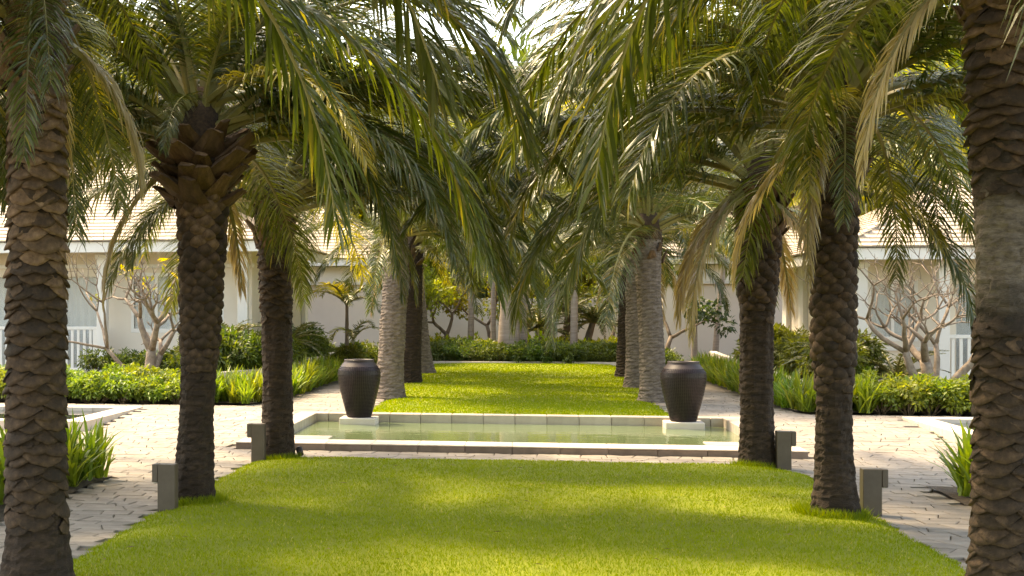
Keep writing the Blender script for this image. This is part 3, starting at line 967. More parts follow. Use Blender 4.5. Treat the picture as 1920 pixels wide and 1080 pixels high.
def hip_roof(house, x0, x1, y0, y1, z0, rise, n_parts, sw=.30, ex=.19):
    """hip roof over the rectangle, laid with overlapping shingles; slopes: front, back, both ends"""
    hx, hy = house.location.x, house.location.y
    half = min(x1 - x0, y1 - y0) / 2
    ym = (y0 + y1) / 2; xm = (x0 + x1) / 2
    if x1 - x0 >= y1 - y0:
        ra, rb = (x0 + half, ym, z0 + rise), (x1 - half, ym, z0 + rise)
    else:
        ra, rb = (xm, y0 + half, z0 + rise), (xm, y1 - half, z0 + rise)
    A, B, C, D = (x0, y0, z0), (x1, y0, z0), (x1, y1, z0), (x0, y1, z0)
    if x1 - x0 >= y1 - y0:
        quads = [(A, B, rb, ra), (B, C, rb, rb), (C, D, ra, rb), (D, A, ra, ra)]
    else:
        quads = [(A, B, ra, ra), (B, C, rb, ra), (C, D, rb, rb), (D, A, ra, rb)]
    base = MB()
    for q in quads:
        q = list(dict.fromkeys(q))
        base.add([(p[0] - hx, p[1] - hy, p[2]) for p in q], [tuple(range(len(q)))])
    roof = base.obj('roof', M['shingle'], house)
    items = []
    for qi, (P, Q, T2, T1) in enumerate(quads):
        P, Q, T1, T2 = Vector(P), Vector(Q), Vector(T1), Vector(T2)
        along = (Q - P).normalized()
        n = along.cross((T1 + T2) / 2 - (P + Q) / 2).normalized()
        up = n.cross(along)
        sl = up.dot(T1 - P)
        W = (Q - P).length
        a1, a2 = along.dot(T1 - P), along.dot(T2 - P)
        rows = int(sl / ex)
        if n.dot(Vector((0, 0, CAM_H)) - P) < 0: continue        # slopes that face away stay plain boards
        for r in range(rows):
            f = r * ex / sl
            s0, s1 = a1 * f, W + (a2 - W) * f
            k = -1 if r % 2 else 0
            x = s0 - (sw * .5 if r % 2 else 0)
            while x < s1:
                a, b = max(x, s0), min(x + sw, s1)
                if b - a > .05:
                    items.append((P + along * ((a + b) / 2) + up * (r * ex) + n * .004, along, up, n, b - a - .006))
                x += sw
    def key(it):
        u, v, d = cam_uv(it[0])
        return d + (0 if -30 < u < 1950 and -20 < v < 1100 else 1000)
    items.sort(key=key)
    mass = MB()
    for i, (p, al, up, n, w) in enumerate(items):
        mt = Matrix((al, up, n)).transposed().to_4x4()
        mt.translation = p - Vector((hx, hy, 0))
        me = shingle_mesh(sw - .006 if abs(w - sw + .006) < .02 else w, ex + .05, i % 6)
        if i < n_parts:
            o = link('shingle', me, roof); o.matrix_local = mt
        else:
            mass.add([mt @ v.co for v in me.vertices], [tuple(pl.vertices) for pl in me.polygons])
    if mass.f:
        tag(mass.obj('shingles', M['shingle'], roof), kind='stuff')
    return roof

def house_kit(house):
    hx, hy = house.location.x, house.location.y
    def b(name, m, p, q, parent=None, bev=0.0, off=None):
        par = parent or house
        ofs = off or (hx, hy, 0)
        return block(name, m, [abs(q[i] - p[i]) for i in range(3)], [(p[i] + q[i]) / 2 - ofs[i] for i in range(3)], par, bev)
    def window(x0, x1, z0, z1, y, n=2, curtain=True, dark=False):
        """window set in the front wall at depth y, its frame standing a little proud"""
        w = b('window', M['white'], (x0 - .07, y - .03, z0 - .09), (x1 + .07, y + .05, z0 - .0), bev=.004)   # sill rail carries the rest
        c = (w.location.x + hx, w.location.y + hy, w.location.z)
        for p, q in (((x0 - .07, y - .03, z1), (x1 + .07, y + .05, z1 + .08)), ((x0 - .07, y - .028, z0 + .001), (x0, y + .05, z1 - .001)), ((x1, y - .028, z0 + .001), (x1 + .07, y + .05, z1 - .001))):
            b('frame', M['white'], p, q, w, .004, c)
        pw = (x1 - x0) / n
        for i in range(n):
            if i: b('mullion', M['white'], (x0 + i * pw - .03, y - .025, z0 + .002), (x0 + i * pw + .03, y + .045, z1 - .002), w, .003, c)
            b('pane', M['glass'], (x0 + i * pw + .012, y + .015, z0 + .003), (x0 + (i + 1) * pw - .012, y + .021, z1 - .003), w, 0, c)
        if curtain:
            mb = MB(); N = int((x1 - x0) / .03)
            for i in range(N + 1):
                x = x0 + (x1 - x0) * i / N - c[0]
                yy = y + .17 + .03 * math.sin(i * 1.15) + .012 * math.sin(i * 2.9) - c[1]
                mb.v += [(x, yy, z0 - c[2]), (x, yy, z1 - c[2])]
                if i: mb.f.append((2 * i - 2, 2 * i, 2 * i + 1, 2 * i - 1)); mb.m.append(0)
            mb.obj('curtain', M['curtain'], w, True)
        b('recess', M['dark'], (x0 + .004, y + .26, z0 + .004), (x1 - .004, y + .27, z1 - .004), w, 0, c)
        return w
    def railing(x0, x1, y, z0, z1):
        r = b('railing', M['white'], (x0, y - .035, z1 - .07), (x1, y + .035, z1), bev=.005)
        c = (r.location.x + hx, r.location.y + hy, r.location.z)
        b('bottom_rail', M['white'], (x0 + .07, y - .025, z0 + .06), (x1 - .07, y + .025, z0 + .11), r, .004, c)
        for x in (x0, x1 - .09):
            b('newel_post', M['white'], (x, y - .045, z0), (x + .09, y + .045, z1 - .072), r, .005, c)
        n = max(int((x1 - x0 - .18) / .135), 2)
        for i in range(n):
            x = x0 + .09 + (x1 - x0 - .18) * (i + .5) / n
            b('baluster', M['white'], (x - .028, y - .018, z0 + .112), (x + .028, y + .018, z1 - .072), r, 0, c)
        return r
    return b, window, railing

def wall_with_holes(b, x0, x1, y, z0, z1, holes, m, th=.24):
    """front wall built from piers, sills and lintels round its openings"""
    xs = x0
    for hx0, hx1, hz0, hz1 in sorted(holes):
        b('wall', m, (xs, y, z0), (hx0, y + th, z1))
        if hz0 > z0 + .01: b('wall', m, (hx0, y, z0), (hx1, y + th, hz0))
        if hz1 < z1 - .01: b('wall', m, (hx0, y, hz1), (hx1, y + th, z1))
        xs = hx1
    b('wall', m, (xs, y, z0), (x1, y + th, z1))

# house with the curtained windows
HA = tag(empty('garden_house', (-12, 31.5, 0)), 'cream house with curtained glass doors, white railing and a bare pale tree in front', 'house')
b, win, rail = house_kit(HA)
holes = [(-13.9, -12.1, .55, 2.64), (-11.9, -9.32, .55, 2.64), (-8.57, -7.55, 1.46, 2.64), (-7.15, -6.6, .6, 2.6)]
wall_with_holes(b, -20, -5.9, 31.5, .1, 3.25, holes, M['wall'])
win(-13.9, -12.1, .56, 2.63, 31.56, 2); win(-11.9, -9.32, .56, 2.63, 31.56, 3); win(-8.57, -7.55, 1.47, 2.63, 31.52, 2); win(-7.15, -6.6, .62, 2.58, 31.52, 1)
rail(-13.6, -9.27, 31.0, .5, 1.52)
b('porch_floor', M['kerb'], (-20, 30.7, .1), (-5.95, 31.49, .5), bev=.01)
for x in (-13.9, -9.14, -5.99):
    b('column', M['white'], (x - .11, 30.86, .505), (x + .11, 31.08, 3.12), bev=.01)
    b('column_cap', M['white'], (x - .14, 30.83, 3.0), (x + .14, 31.11, 3.1), bev=.008)
b('side_wall', M['wall'], (-6.14, 31.745, .1), (-5.9, 38.9, 3.25))
for y in (33.2, 35.6, 38.6):
    b('pilaster', M['white'], (-5.895, y, .2), (-5.78, y + .5, 3.2), bev=.008)
b('string_course', M['white'], (-20, 31.44, 2.82), (-5.84, 31.496, 2.9), bev=.004)
b('fascia', M['white'], (-20.6, 30.42, 3.13), (-5.3, 30.5, 3.36), bev=.006)
b('fascia', M['white'], (-5.38, 30.505, 3.13), (-5.3, 39.6, 3.36), bev=.006)
b('soffit', M['white'], (-20.5, 30.51, 3.255), (-5.385, 39.5, 3.30))
hip_roof(HA, -20.65, -5.25, 30.37, 39.65, 3.37, 2.3, 200)

# house with the shingled roof
HB = tag(empty('garden_house', (12, 30, 0)), 'pale house with tan shingled hip roof and a white railing before a dark doorway', 'house')
b, win, rail = house_kit(HB)
holes = [(6.60, 7.38, 1.36, 2.40), (8.14, 10.6, .5, 2.40), (11.2, 12.6, 1.36, 2.40)]
wall_with_holes(b, 6.45, 20, 30.0, .1, 2.95, holes, M['wall'])
win(6.60, 7.38, 1.37, 2.39, 30.02, 2); win(8.14, 10.6, .52, 2.39, 30.1, 3, False); win(11.2, 12.6, 1.37, 2.39, 30.02, 2)
rail(7.80, 10.4, 29.55, .45, 1.42)
b('porch_floor', M['kerb'], (6.5, 29.2, .1), (20, 29.99, .45), bev=.01)
for x in (6.30, 7.76, 10.6):
    b('column', M['white'], (x - .1, 29.36, .455), (x + .1, 29.56, 2.82), bev=.01)
    b('column_cap', M['white'], (x - .13, 29.33, 2.7), (x + .13, 29.59, 2.8), bev=.008)
b('side_wall', M['wall'], (6.45, 30.245, .1), (6.69, 38.4, 2.95))
for y in (31.4, 33.3, 35.6, 37.8):
    b('pilaster', M['white'], (6.33, y, .2), (6.445, y + .55, 2.9), bev=.008)
b('sill_band', M['white'], (6.46, 29.955, 1.10), (7.9, 29.996, 1.17), bev=.004)
b('fascia', M['white'], (5.82, 28.92, 2.83), (20.5, 29.0, 3.05), bev=.006)
b('fascia', M['white'], (5.82, 29.005, 2.83), (5.90, 39.0, 3.05), bev=.006)
b('soffit', M['white'], (5.905, 29.01, 2.955), (20.4, 38.9, 2.99))
hip_roof(HB, 5.77, 20.55, 28.87, 39.05, 3.06, 2.5, 290)

# two houses farther along, their plain garden walls towards the pool
for lb, x0, x1, nm in (('plain pinkish house end behind the young arching palm', -10.5, -4.0, 0), ('plain pinkish house end behind the two thin leaning palms', 3.95, 10.5, 1)):
    hh = tag(empty('garden_house', ((x0 + x1) / 2, 44, 0)), lb, 'house')
    b, win, rail = house_kit(hh)
    b('wall', M['wall_pink'], (x0, 44, .1), (x1, 51, 3.2))
    b('cornice', M['white'], (x0 - .06, 43.9, 2.69), (x1 + .06, 43.996, 3.19), bev=.01)
    b('drip_mould', M['white'], (x0 - .06, 43.87, 2.64), (x1 + .06, 43.995, 2.685), bev=.006)
    b('fascia', M['white'], (x0 - .55, 43.4, 3.2), (x1 + .55, 43.48, 3.4), bev=.006)
    b('soffit', M['white'], (x0 - .5, 43.49, 3.3), (x1 + .5, 51.5, 3.34))
    hip_roof(hh, x0 - .6, x1 + .6, 43.35, 51.6, 3.41, 2.4, 0)
gw = block('garden_wall', M['wall'], (26, .3, 2.3), (0, 60, 1.2), None, .02)
tag(gw, 'long white garden wall behind the trees at the end of the lawn', 'wall')

# retaining kerbs of the raised beds
def ribbon_wall(name, pts, th, z0, m, lb):
    mb = MB(); P = [Vector((p[0], p[1], 0)) for p in pts]
    # smooth the line
    Q = []
    for i in range(len(P) - 1):
        a, b_, c, d = P[max(i - 1, 0)], P[i], P[i + 1], P[min(i + 2, len(P) - 1)]
        za, zb = pts[i][2], pts[i + 1][2]
        for s in range(8):
            t = s / 8
            q = .5 * ((2 * b_) + (c - a) * t + (2 * a - 5 * b_ + 4 * c - d) * t * t + (3 * b_ - a - 3 * c + d) * t ** 3)
            Q.append((q, za + (zb - za) * t))
    Q.append((P[-1], pts[-1][2]))
    n = len(Q); vs, fs = [], []
    for i, (q, z) in enumerate(Q):
        t = (Q[min(i + 1, n - 1)][0] - Q[max(i - 1, 0)][0]).normalized()
        s = Vector((t.y, -t.x, 0)) * th / 2
        for p, zz in ((q - s, z0), (q - s, z), (q + s, z), (q + s, z0)):
            vs.append((p.x, p.y, zz))
    for i in range(n - 1):
        for k in range(3):
            fs.append((4 * i + k, 4 * i + k + 1, 4 * i + k + 5, 4 * i + k + 4))
    fs += [(0, 1, 2, 3), (4 * n - 4, 4 * n - 3, 4 * n - 2, 4 * n - 1)]
    mb.add(vs, fs)
    return tag(mb.obj(name, m), lb, 'planter wall')
ribbon_wall('planter_wall', [(-9.5, 27.3, .62), (-6.6, 27.4, .66), (-5.5, 28.2, .70), (-5.1, 30.5, .72), (-4.95, 34, .76), (-4.85, 40, .8)], .17, .1, M['kerb'], 'low white planter wall curving behind the lilies, curtained house\'s side')
ribbon_wall('planter_wall', [(5.62, 26.7, .55), (5.15, 27.2, .56), (4.95, 28.6, .60), (4.85, 31, .66), (4.83, 35, .72), (4.85, 40, .80)], .17, .1, M['kerb'], 'low white planter wall curving beside the path, shingled house\'s side')
for a in ((-9.5, -5.2, 27.5, 30.6), (-5.75, -5.0, 30.6, 40.0), (5.0, 6.25, 28.6, 40.0), (5.3, 5.9, 27.0, 28.6)):
    s_ = MB().box((a[0], a[2], .15), (a[1], a[3], .52))
    tag(s_.obj('soil', M['soil']), kind='structure')
kb = MB()
for i in range(25):
    x = -3.6 + i * .28
    y = 45.72 + .25 * math.sin(x * 1.1 + .6)
    kb.v += [(x, y, .1), (x, y, .29), (x, y + .16, .29), (x, y + .16, .1)]
    if i:
        q = 4 * (i - 1)
        kb.f += [(q + k, q + k + 1, q + k + 5, q + k + 4) for k in range(3)]; kb.m += [0, 0, 0]
tag(kb.obj('kerb', M['kerb']), kind='structure')

# ------------------------------------------------------------------ small plants
def lily_mesh(seed, n=46, L=.62, w=.02, c1=(.09, .15, .02), c2=(.25, .32, .05)):
    r = random.Random(seed); mb = MB()
    for i in range(n):
        q = r.random() * 6.28; el = R(r.uniform(48, 86)); l = L * r.uniform(.6, 1.15)
        p = Vector((r.uniform(-.09, .09), r.uniform(-.09, .09), 0))
        d = Vector((math.cos(q) * math.cos(el), math.sin(q) * math.cos(el), math.sin(el)))
        sd = Vector((-math.sin(q), math.cos(q), 0))
        vs = []; K = 5; dr = r.uniform(.18, .5)
        for k in range(K):
            ww = w * (.7, 1, 1, .75, 0)[k] * r.uniform(.9, 1.1)
            if k < K - 1: vs += [p - sd * ww, p + sd * ww]
            else: vs.append(p)
            p = p + d * l / (K - 1)
            d = (d + Vector((0, 0, -1)) * dr * (.3 + .45 * k)).normalized()
        f = r.random()
        c = tuple(c1[j] + (c2[j] - c1[j]) * f for j in range(3))
        mb.add(vs, [(0, 1, 3, 2), (2, 3, 5, 4), (4, 5, 7, 6), (6, 7, 8)], 0, c)
    me = mb.mesh('lily_leaves'); me.materials.append(M['leaf'])
    return me
LILY = [lily_mesh(500 + i) for i in range(5)]

def leaf_cloud(name, seed, clumps, per, spread, size, c1, c2, aspect=.42, droop=.3, mat='leaf', bright=None):
    """clumps: list of (centre, radius); leaves are folded diamonds spread over each clump's shell"""
    rng = np.random.default_rng(seed)
    P, O = [], []
    for (c, rad) in clumps:
        n = per
        d = rng.normal(size=(n, 3)); d /= np.linalg.norm(d, axis=1)[:, None]
        rr = rad * (.45 + .6 * rng.random(n)) * (1 + spread * rng.normal(size=n) * .15)
        P.append(np.array(c)[None, :] + d * rr[:, None] * np.array((1, 1, .8))); O.append(d)
    P = np.concatenate(P); O = np.concatenate(O); N = len(P)
    T = O + rng.normal(size=(N, 3)) * .7; T[:, 2] -= droop
    T /= np.linalg.norm(T, axis=1)[:, None]
    up = rng.normal(size=(N, 3)) * .55 + np.array((0, 0, 1))
    S = np.cross(T, up); S /= np.linalg.norm(S, axis=1)[:, None] + 1e-9
    Nn = np.cross(S, T)
    l = size * (.6 + .7 * rng.random(N))[:, None]
    w = l * aspect
    V = np.stack([P, P + T * l * .45 - S * w * .5 + Nn * l * .06, P + T * l - Nn * l * .08, P + T * l * .45 + S * w * .5 + Nn * l * .06], 1)
    f = rng.random(N)[:, None] ** 1.2
    C = np.array(c1) * (1 - f) + np.array(c2) * f
    if bright is not None:
        k = rng.random(N) < bright[0]; C[k] = bright[1]
    me = np_mesh(name, V, 4, [(0, 1, 2), (0, 2, 3)], C)
    me.materials.append(M[mat])
    return me

def shrub_proto(seed, h, rad, size, c1, c2, n=26, per=60, aspect=.42, bright=None):
    r = random.Random(seed); cl = []
    for i in range(n):
        q = r.random() * 6.28; rr = rad * math.sqrt(r.random()); z = h * (.28 + .68 * r.random() * (1 - .5 * (rr / rad) ** 2))
        cl.append(((rr * math.cos(q), rr * math.sin(q), z), rad * r.uniform(.22, .36)))
    lm = leaf_cloud('foliage', seed, cl, per, .5, size, c1, c2, aspect, bright=bright)
    st = MB()
    for c, _ in cl[::2]:
        st.tube([(c[0] * .15, c[1] * .15, -.03), (c[0] * .6, c[1] * .6, c[2] * .5), c], [.012, .009, .004], 4)
    sm = st.mesh('stems'); sm.materials.append(M['trunk_tree'])
    return lm, sm
PAL = {
    'hedge': [shrub_proto(600 + i, .62, .42, .10, (.11, .165, .025), (.29, .36, .07), 26, 60) for i in range(3)],
    'dark': [shrub_proto(620 + i, .62, .40, .09, (.045, .08, .018), (.13, .175, .04), 26, 60, .36) for i in range(3)],
    'lime': [shrub_proto(640 + i, .5, .5, .12, (.17, .22, .015), (.36, .38, .03), 24, 55) for i in range(2)],
    'mid': [shrub_proto(660 + i, .95, .48, .13, (.055, .085, .016), (.15, .19, .035), 34, 60, .3) for i in range(3)],
}
prng = random.Random(99)
def shrub(kind, x, y, z, s, lb, group, name='shrub'):
    lm, sm = prng.choice(PAL[kind])
    e = tag(empty(name, (x, y, z), prng.random() * 6.28), lb, 'shrub', group)
    e.scale = (s, s, s * prng.uniform(.88, 1.12))
    link('foliage', lm, e); link('stems', sm, e)
    return e
def lily(x, y, z, s, lb, group):
    e = tag(link('lily_clump', prng.choice(LILY)), lb, 'lily', group)
    e.location = (x, y, z); e.rotation_euler = (0, 0, prng.random() * 6.28); e.scale = (s, s, s * prng.uniform(.85, 1.15))
    return e

# lilies beside the near path
for i in range(18):
    y = 12.6 + i * .19
    for sd, xb, ye in ((-1, BED_L, 15.45), (1, BED_R, 15.9)):
        if y < ye:
            lily(xb + sd * (.34 + .5 * prng.random() + (.3 if i % 2 else 0)), y, .03, prng.uniform(.9, 1.15),
                 'strap leaved lily at the edge of the near path, ' + ('curtained' if sd < 0 else 'shingled') + ' house\'s side',
                 'lilies by the near path, ' + ('curtained' if sd < 0 else 'shingled') + ' house side')
for x, y in ((-4.80, 15.5), (-4.92, 15.2), (-5.05, 15.55), (-4.78, 14.9), (-5.2, 15.3), (-4.72, 15.75)):
    lily(x, y, .02, prng.uniform(.95, 1.15), 'strap leaved lily at the edge of the near path, curtained house\'s side', 'lilies by the near path, curtained house side')
for x, y in ((4.48, 16.0), (4.62, 15.8), (4.72, 16.1), (4.5, 15.5), (4.85, 15.9), (4.62, 15.3), (4.44, 15.75)):
    lily(x, y, .02, prng.uniform(.95, 1.15), 'strap leaved lily at the edge of the near path, shingled house\'s side', 'lilies by the near path, shingled house side')
# lilies along the far path, two or three deep
for i in range(46):
    for sd in (-1, 1):
        y0 = 25.5 if sd < 0 else 25.0
        y = y0 + i * .30
        if y > 38.5: continue
        inner = (-4.30 - .55 * math.exp(-max(y - 25.2, 0) / 1.1)) if sd < 0 else (4.12 + .35 * math.exp(-max(y - 24.7, 0) / 1.0))
        for k in range(2 if y > 27.3 else 4):
            x = inner + sd * (.16 + k * .30 + prng.uniform(-.07, .07))
            lily(x, y + prng.uniform(-.1, .1), .23, prng.uniform(.75, 1.05), 'bright strap leaved lily, ' + ('first', 'second', 'third', 'fourth')[k] + ' row in from the far path, ' + ('curtained' if sd < 0 else 'shingled') + ' house\'s side',
                 'lilies along the far path, ' + ('curtained' if sd < 0 else 'shingled') + ' house side')
# low leafy hedge plants in front of the houses
for i in range(12):
    for k in range(3):
        x = -9.75 + i * .36 + prng.uniform(-.1, .1)
        shrub('hedge', x, 25.62 + k * .48 + prng.uniform(-.08, .08), .22, prng.uniform(.75, 1.0), 'low light green leafy shrub in the ' + ('front', 'middle', 'back')[k] + ' row before the curtained house', 'low shrubs before the curtained house')
for i in range(10):
    for k in range(3):
        x = 5.75 + i * .36 + prng.uniform(-.1, .1)
        shrub('hedge', x, 25.1 + k * .45 + prng.uniform(-.08, .08), .22, prng.uniform(.72, 1.0), 'low light green leafy shrub in the ' + ('front', 'middle', 'back')[k] + ' row before the shingled house', 'low shrubs before the shingled house')
# taller shrubs on the raised beds
for i in range(11):
    shrub('mid', -6.5 + prng.uniform(-.5, 1.0), 28.3 + i * .18, .5, prng.uniform(.8, 1.15), 'tall green shrub on the raised bed beside the curtained house corner', 'shrubs at the curtained house corner')
for i in range(16):
    shrub(('mid', 'dark')[i % 2], -5.5 + prng.uniform(-.2, .3), 31 + i * .55, .5, prng.uniform(.75, 1.1), 'shrub on the raised bed along the side of the curtained house', 'shrubs along the curtained house side')
for i in range(18):
    shrub(('mid', 'hedge', 'mid')[i % 3], 5.45 + prng.uniform(-.2, .45), 27.3 + i * .52, .5, prng.uniform(.8, 1.2), 'leafy shrub on the raised bed along the side of the shingled house', 'shrubs along the shingled house side')
for i in range(7):
    shrub('dark', -8.8 + i * .36, 29.6 + prng.uniform(-.2, .2), .45, prng.uniform(.9, 1.15), 'dark shrub under the window of the curtained house', 'dark shrubs under the curtained window')
# far end of the lawn
for i in range(22):
    for k in range(3):
        shrub('dark', -3.4 + i * .30 + prng.uniform(-.08, .08), 46.2 + k * .5, .18, prng.uniform(.85, 1.2), 'low dark green shrub in the ' + ('front', 'middle', 'back')[k] + ' row of the hedge ending the far lawn', 'hedge shrubs at the end of the far lawn')
for i in range(16):
    for k in range(2):
        shrub('lime', -4.2 + i * .5 + prng.uniform(-.15, .15), 48.6 + k * 1.4, .18, prng.uniform(1.1, 1.6), 'bright lime green shrub behind the dark hedge, under the trees', 'lime shrubs under the trees')
for i in range(10):
    for sd in (-1, 1):
        shrub('dark', sd * (3.3 + .35 * prng.random()) , 39.5 + i * .42, .2, prng.uniform(.8, 1.1), 'dark shrub at the foot of the plain house end, ' + ('young arching palm' if sd < 0 else 'thin leaning palms') + ' side',
              'dark shrubs by the house ends, ' + ('young palm side' if sd < 0 else 'thin palms side'))
        if sd < 0: shrub('mid', -4.2 - .3 * prng.random(), 36 + i * .5, .3, prng.uniform(.6, .9), 'grey green shrub round the young arching palm', 'shrubs round the young palm')

# ------------------------------------------------------------------ cycads, young palms
CYC = [frond_mesh('cycad_frond', 1.15, R(50 - 22 * i), R(-5 - 20 * i), 40, .17, 700 + i, .12, .009) for i in range(3)]
YNG = [frond_mesh('young_frond', 1.35, R(64 - 16 * i), R(-62), 46, .30, 720 + i, .30, .012, 'yellow' if i == 1 else 'green', 1.5) for i in range(3)]
def rosette(name, x, y, z, H, r, fr, n, sc, lb, cat, group=None, lean=(0, 0), m='trunk_tree', el=(0, 0)):
    e = tag(empty(name, (x, y, z)), lb, cat, group)
    mb = MB()
    K = 7
    mb.tube([(lean[0] * (i / K) ** 1.5, lean[1] * i / K, -.1 + (H + .1) * i / K) for i in range(K + 1)], [r * (1.25 - .45 * i / K) + (.1 * r if i % 2 else 0) for i in range(K + 1)], 10)
    mb.obj('trunk', M[m], e, True)
    for k in range(n):
        o = link('frond', fr[k % len(fr)], e)
        o.location = (lean[0], lean[1], H - .04 + .06 * (k / n)); o.rotation_euler = (prng.uniform(-.1, .1), prng.uniform(-.15, .15), k * 2.39996 + prng.uniform(-.2, .2))
        s = sc * prng.uniform(.85, 1.15); o.scale = (s, s, s)
    return e
rosette('cycad', .45, 50.2, .2, 1.05, .14, CYC, 34, 1.3, 'dark spiky cycad with a fan of stiff fronds behind the far hedge', 'cycad')
rosette('cycad', 1.35, 51.2, .2, 1.6, .13, CYC, 34, 1.3, 'taller cycad on a leaning dark stem behind the far hedge', 'cycad', None, (.1, 0))
rosette('cycad', 1.95, 50.4, .2, 1.3, .12, CYC, 32, 1.25, 'cycad half hidden by the hanging frond of the palm row', 'cycad', None, (.3, 0))
rosette('cycad', 6.62, 28.2, .3, .35, .10, CYC, 24, .95, 'spiky dark cycad under the window of the shingled house', 'cycad')
rosette('cycad', 5.65, 28.3, .5, .5, .10, CYC, 24, .8, 'spiky dark cycad on the raised bed at the shingled house corner', 'cycad')
rosette('cycad', -6.0, 29.5, .5, .8, .10, CYC, 26, .75, 'spiky dark cycad on the raised bed at the curtained house corner', 'cycad')
rosette('cycad', -5.25, 32.6, .5, .7, .10, CYC, 26, .85, 'dark cycad beside the side wall of the curtained house', 'cycad')
rosette('young_palm', -4.35, 36.0, .3, 1.75, .045, YNG, 8, 1.0, 'young palm with a thin stem and yellow green arching fronds', 'palm tree')
rosette('young_palm', -4.2, 36.1, .3, .9, .03, YNG, 4, .75, 'small sucker palm at the foot of the young arching palm', 'palm tree')
SLN = [FR['out'][0], FR['low'][0], FR['arch'][0], FR['arch'][1], FR['low'][1]]
rosette('slender_palm', 4.62, 42.0, .2, 3.0, .075, SLN, 10, .42, 'thin upright palm before the plain house end', 'palm tree', None, (-.06, 0), 'trunk_smooth')
rosette('slender_palm', 5.25, 42.8, .2, 3.3, .075, SLN, 10, .42, 'thin leaning palm before the plain house end, nearest the shingled house', 'palm tree', None, (.3, 0), 'trunk_smooth')
# slender trunks in the garden at the end
for x, y, H, r, lean, lb in ((-1.83, 50, 4.6, .09, (.12, 0), 'thin palm behind the far hedge, first to the side of the branching tree'),
                             (-1.05, 49, 4.2, .075, (.02, 0), 'thin palm behind the far hedge just beside the thick smooth trunk'),
                             (.80, 49.4, 4.4, .11, (.2, 0), 'grey palm trunk standing before the spiky cycads'),
                             (1.52, 47.6, 4.2, .10, (.04, 0), 'thin palm in the gap at the end of the far hedge'),
                             (-.14, 47.9, 5.0, .16, (.0, 0), 'brown trunk directly behind the thick smooth trunk')):
    rosette('slender_palm', x, y, .2, H, r, SLN, 9, .8, lb, 'palm tree', None, lean, 'trunk_smooth')
rosette('royal_palm', -.52, 47.2, .2, 5.6, .27, SLN, 12, 1.0, 'thick smooth pale palm trunk at the end of the far lawn', 'palm tree', None, (.08, 0), 'trunk_smooth')
rosette('slender_palm', -.05, 54, .2, 5.2, .14, SLN, 9, .9, 'pale palm trunk farthest back before the white garden wall', 'palm tree', None, (0, 0), 'trunk_smooth')

# ------------------------------------------------------------------ branching trees
def branches(seed, p, d, L, r, depth, up=.25, fork=(2, 3), spread=.75, shrink=.74):
    rng = random.Random(seed)
    out = []; tips = []
    def go(p, d, L, r, k):
        pts = [p]; n = 4; dd = d.copy()
        for i in range(n):
            dd = (dd + Vector((rng.uniform(-1, 1), rng.uniform(-1, 1), rng.uniform(-.6, 1))) * .22 + Vector((0, 0, up * .25))).normalized()
            pts.append(pts[-1] + dd * L / n)
        rad = [r * (1 - .3 * i / n) * (1.0 + rng.uniform(-.06, .1)) for i in range(n + 1)]
        if k == 0: rad[-1] = r * .55
        out.append((pts, rad))
        if k == 0:
            tips.append((pts[-1], dd)); return
        m = rng.randint(*fork); q0 = rng.random() * 6.28
        a = dd.cross(Vector((.3, .2, 1))); a = a.normalized() if a.length > .01 else Vector((1, 0, 0)); b_ = dd.cross(a)
        for j in range(m):
            q = q0 + 6.28 * j / m + rng.uniform(-.4, .4)
            nd = (dd + (a * math.cos(q) + b_ * math.sin(q)) * spread * rng.uniform(.7, 1.25)).normalized()
            go(pts[-1] - dd * r * .4, nd, L * shrink * rng.uniform(.75, 1.2), rad[-1] * .82, k - 1)
    go(Vector(p), Vector(d).normalized(), L, r, depth)
    return out, tips

def frangipani(x, y, z, lb, seed, stems, leaves=0):
    e = tag(empty('frangipani_tree', (x, y, z)), lb, 'tree', 'bare frangipani trees')
    rng = random.Random(seed)
    tm, bm_, lf = MB(), MB(), []
    for (d, L, r, dep) in stems:
        br, tips = branches(rng.randint(0, 9999), (0, 0, -.05), d, L, r, dep, .22, (2, 3), 1.0, .74)
        for i, (pts, rad) in enumerate(br):
            (tm if i == 0 else bm_).tube(pts, rad, 9 if rad[0] > .03 else 6)
        for t, dd in tips:
            if rng.random() < leaves: lf.append(((t.x, t.y, t.z), .09))
    tm.obj('trunk', M['frang'], e, True); bm_.obj('branches', M['frang'], e, True)
    if lf:
        link('leaves', leaf_cloud('leaves', seed, lf, 5, .2, .20, (.10, .15, .02), (.30, .32, .04), .32, .2, 'leaf', (.35, (.6, .48, .02))), e)
    return e
frangipani(-7.35, 27.9, .35, 'bare grey frangipani with one low sideways limb before the curtained house', 810, [((-.05, 0, 1), .85, .125, 5), ((.45, .1, 1), .8, .095, 4), ((-1.1, -.1, .7), 1.15, .055, 4)], .09)
frangipani(6.98, 27.0, .3, 'bare twisted frangipani with a dense net of twigs before the shingled house', 823, [((-.12, 0, 1), .80, .13, 5), ((.95, -.1, .9), 1.25, .085, 5), ((-.75, 0, 1.0), 1.1, .08, 5), ((.1, .3, 1), 1.1, .06, 6)], .0)

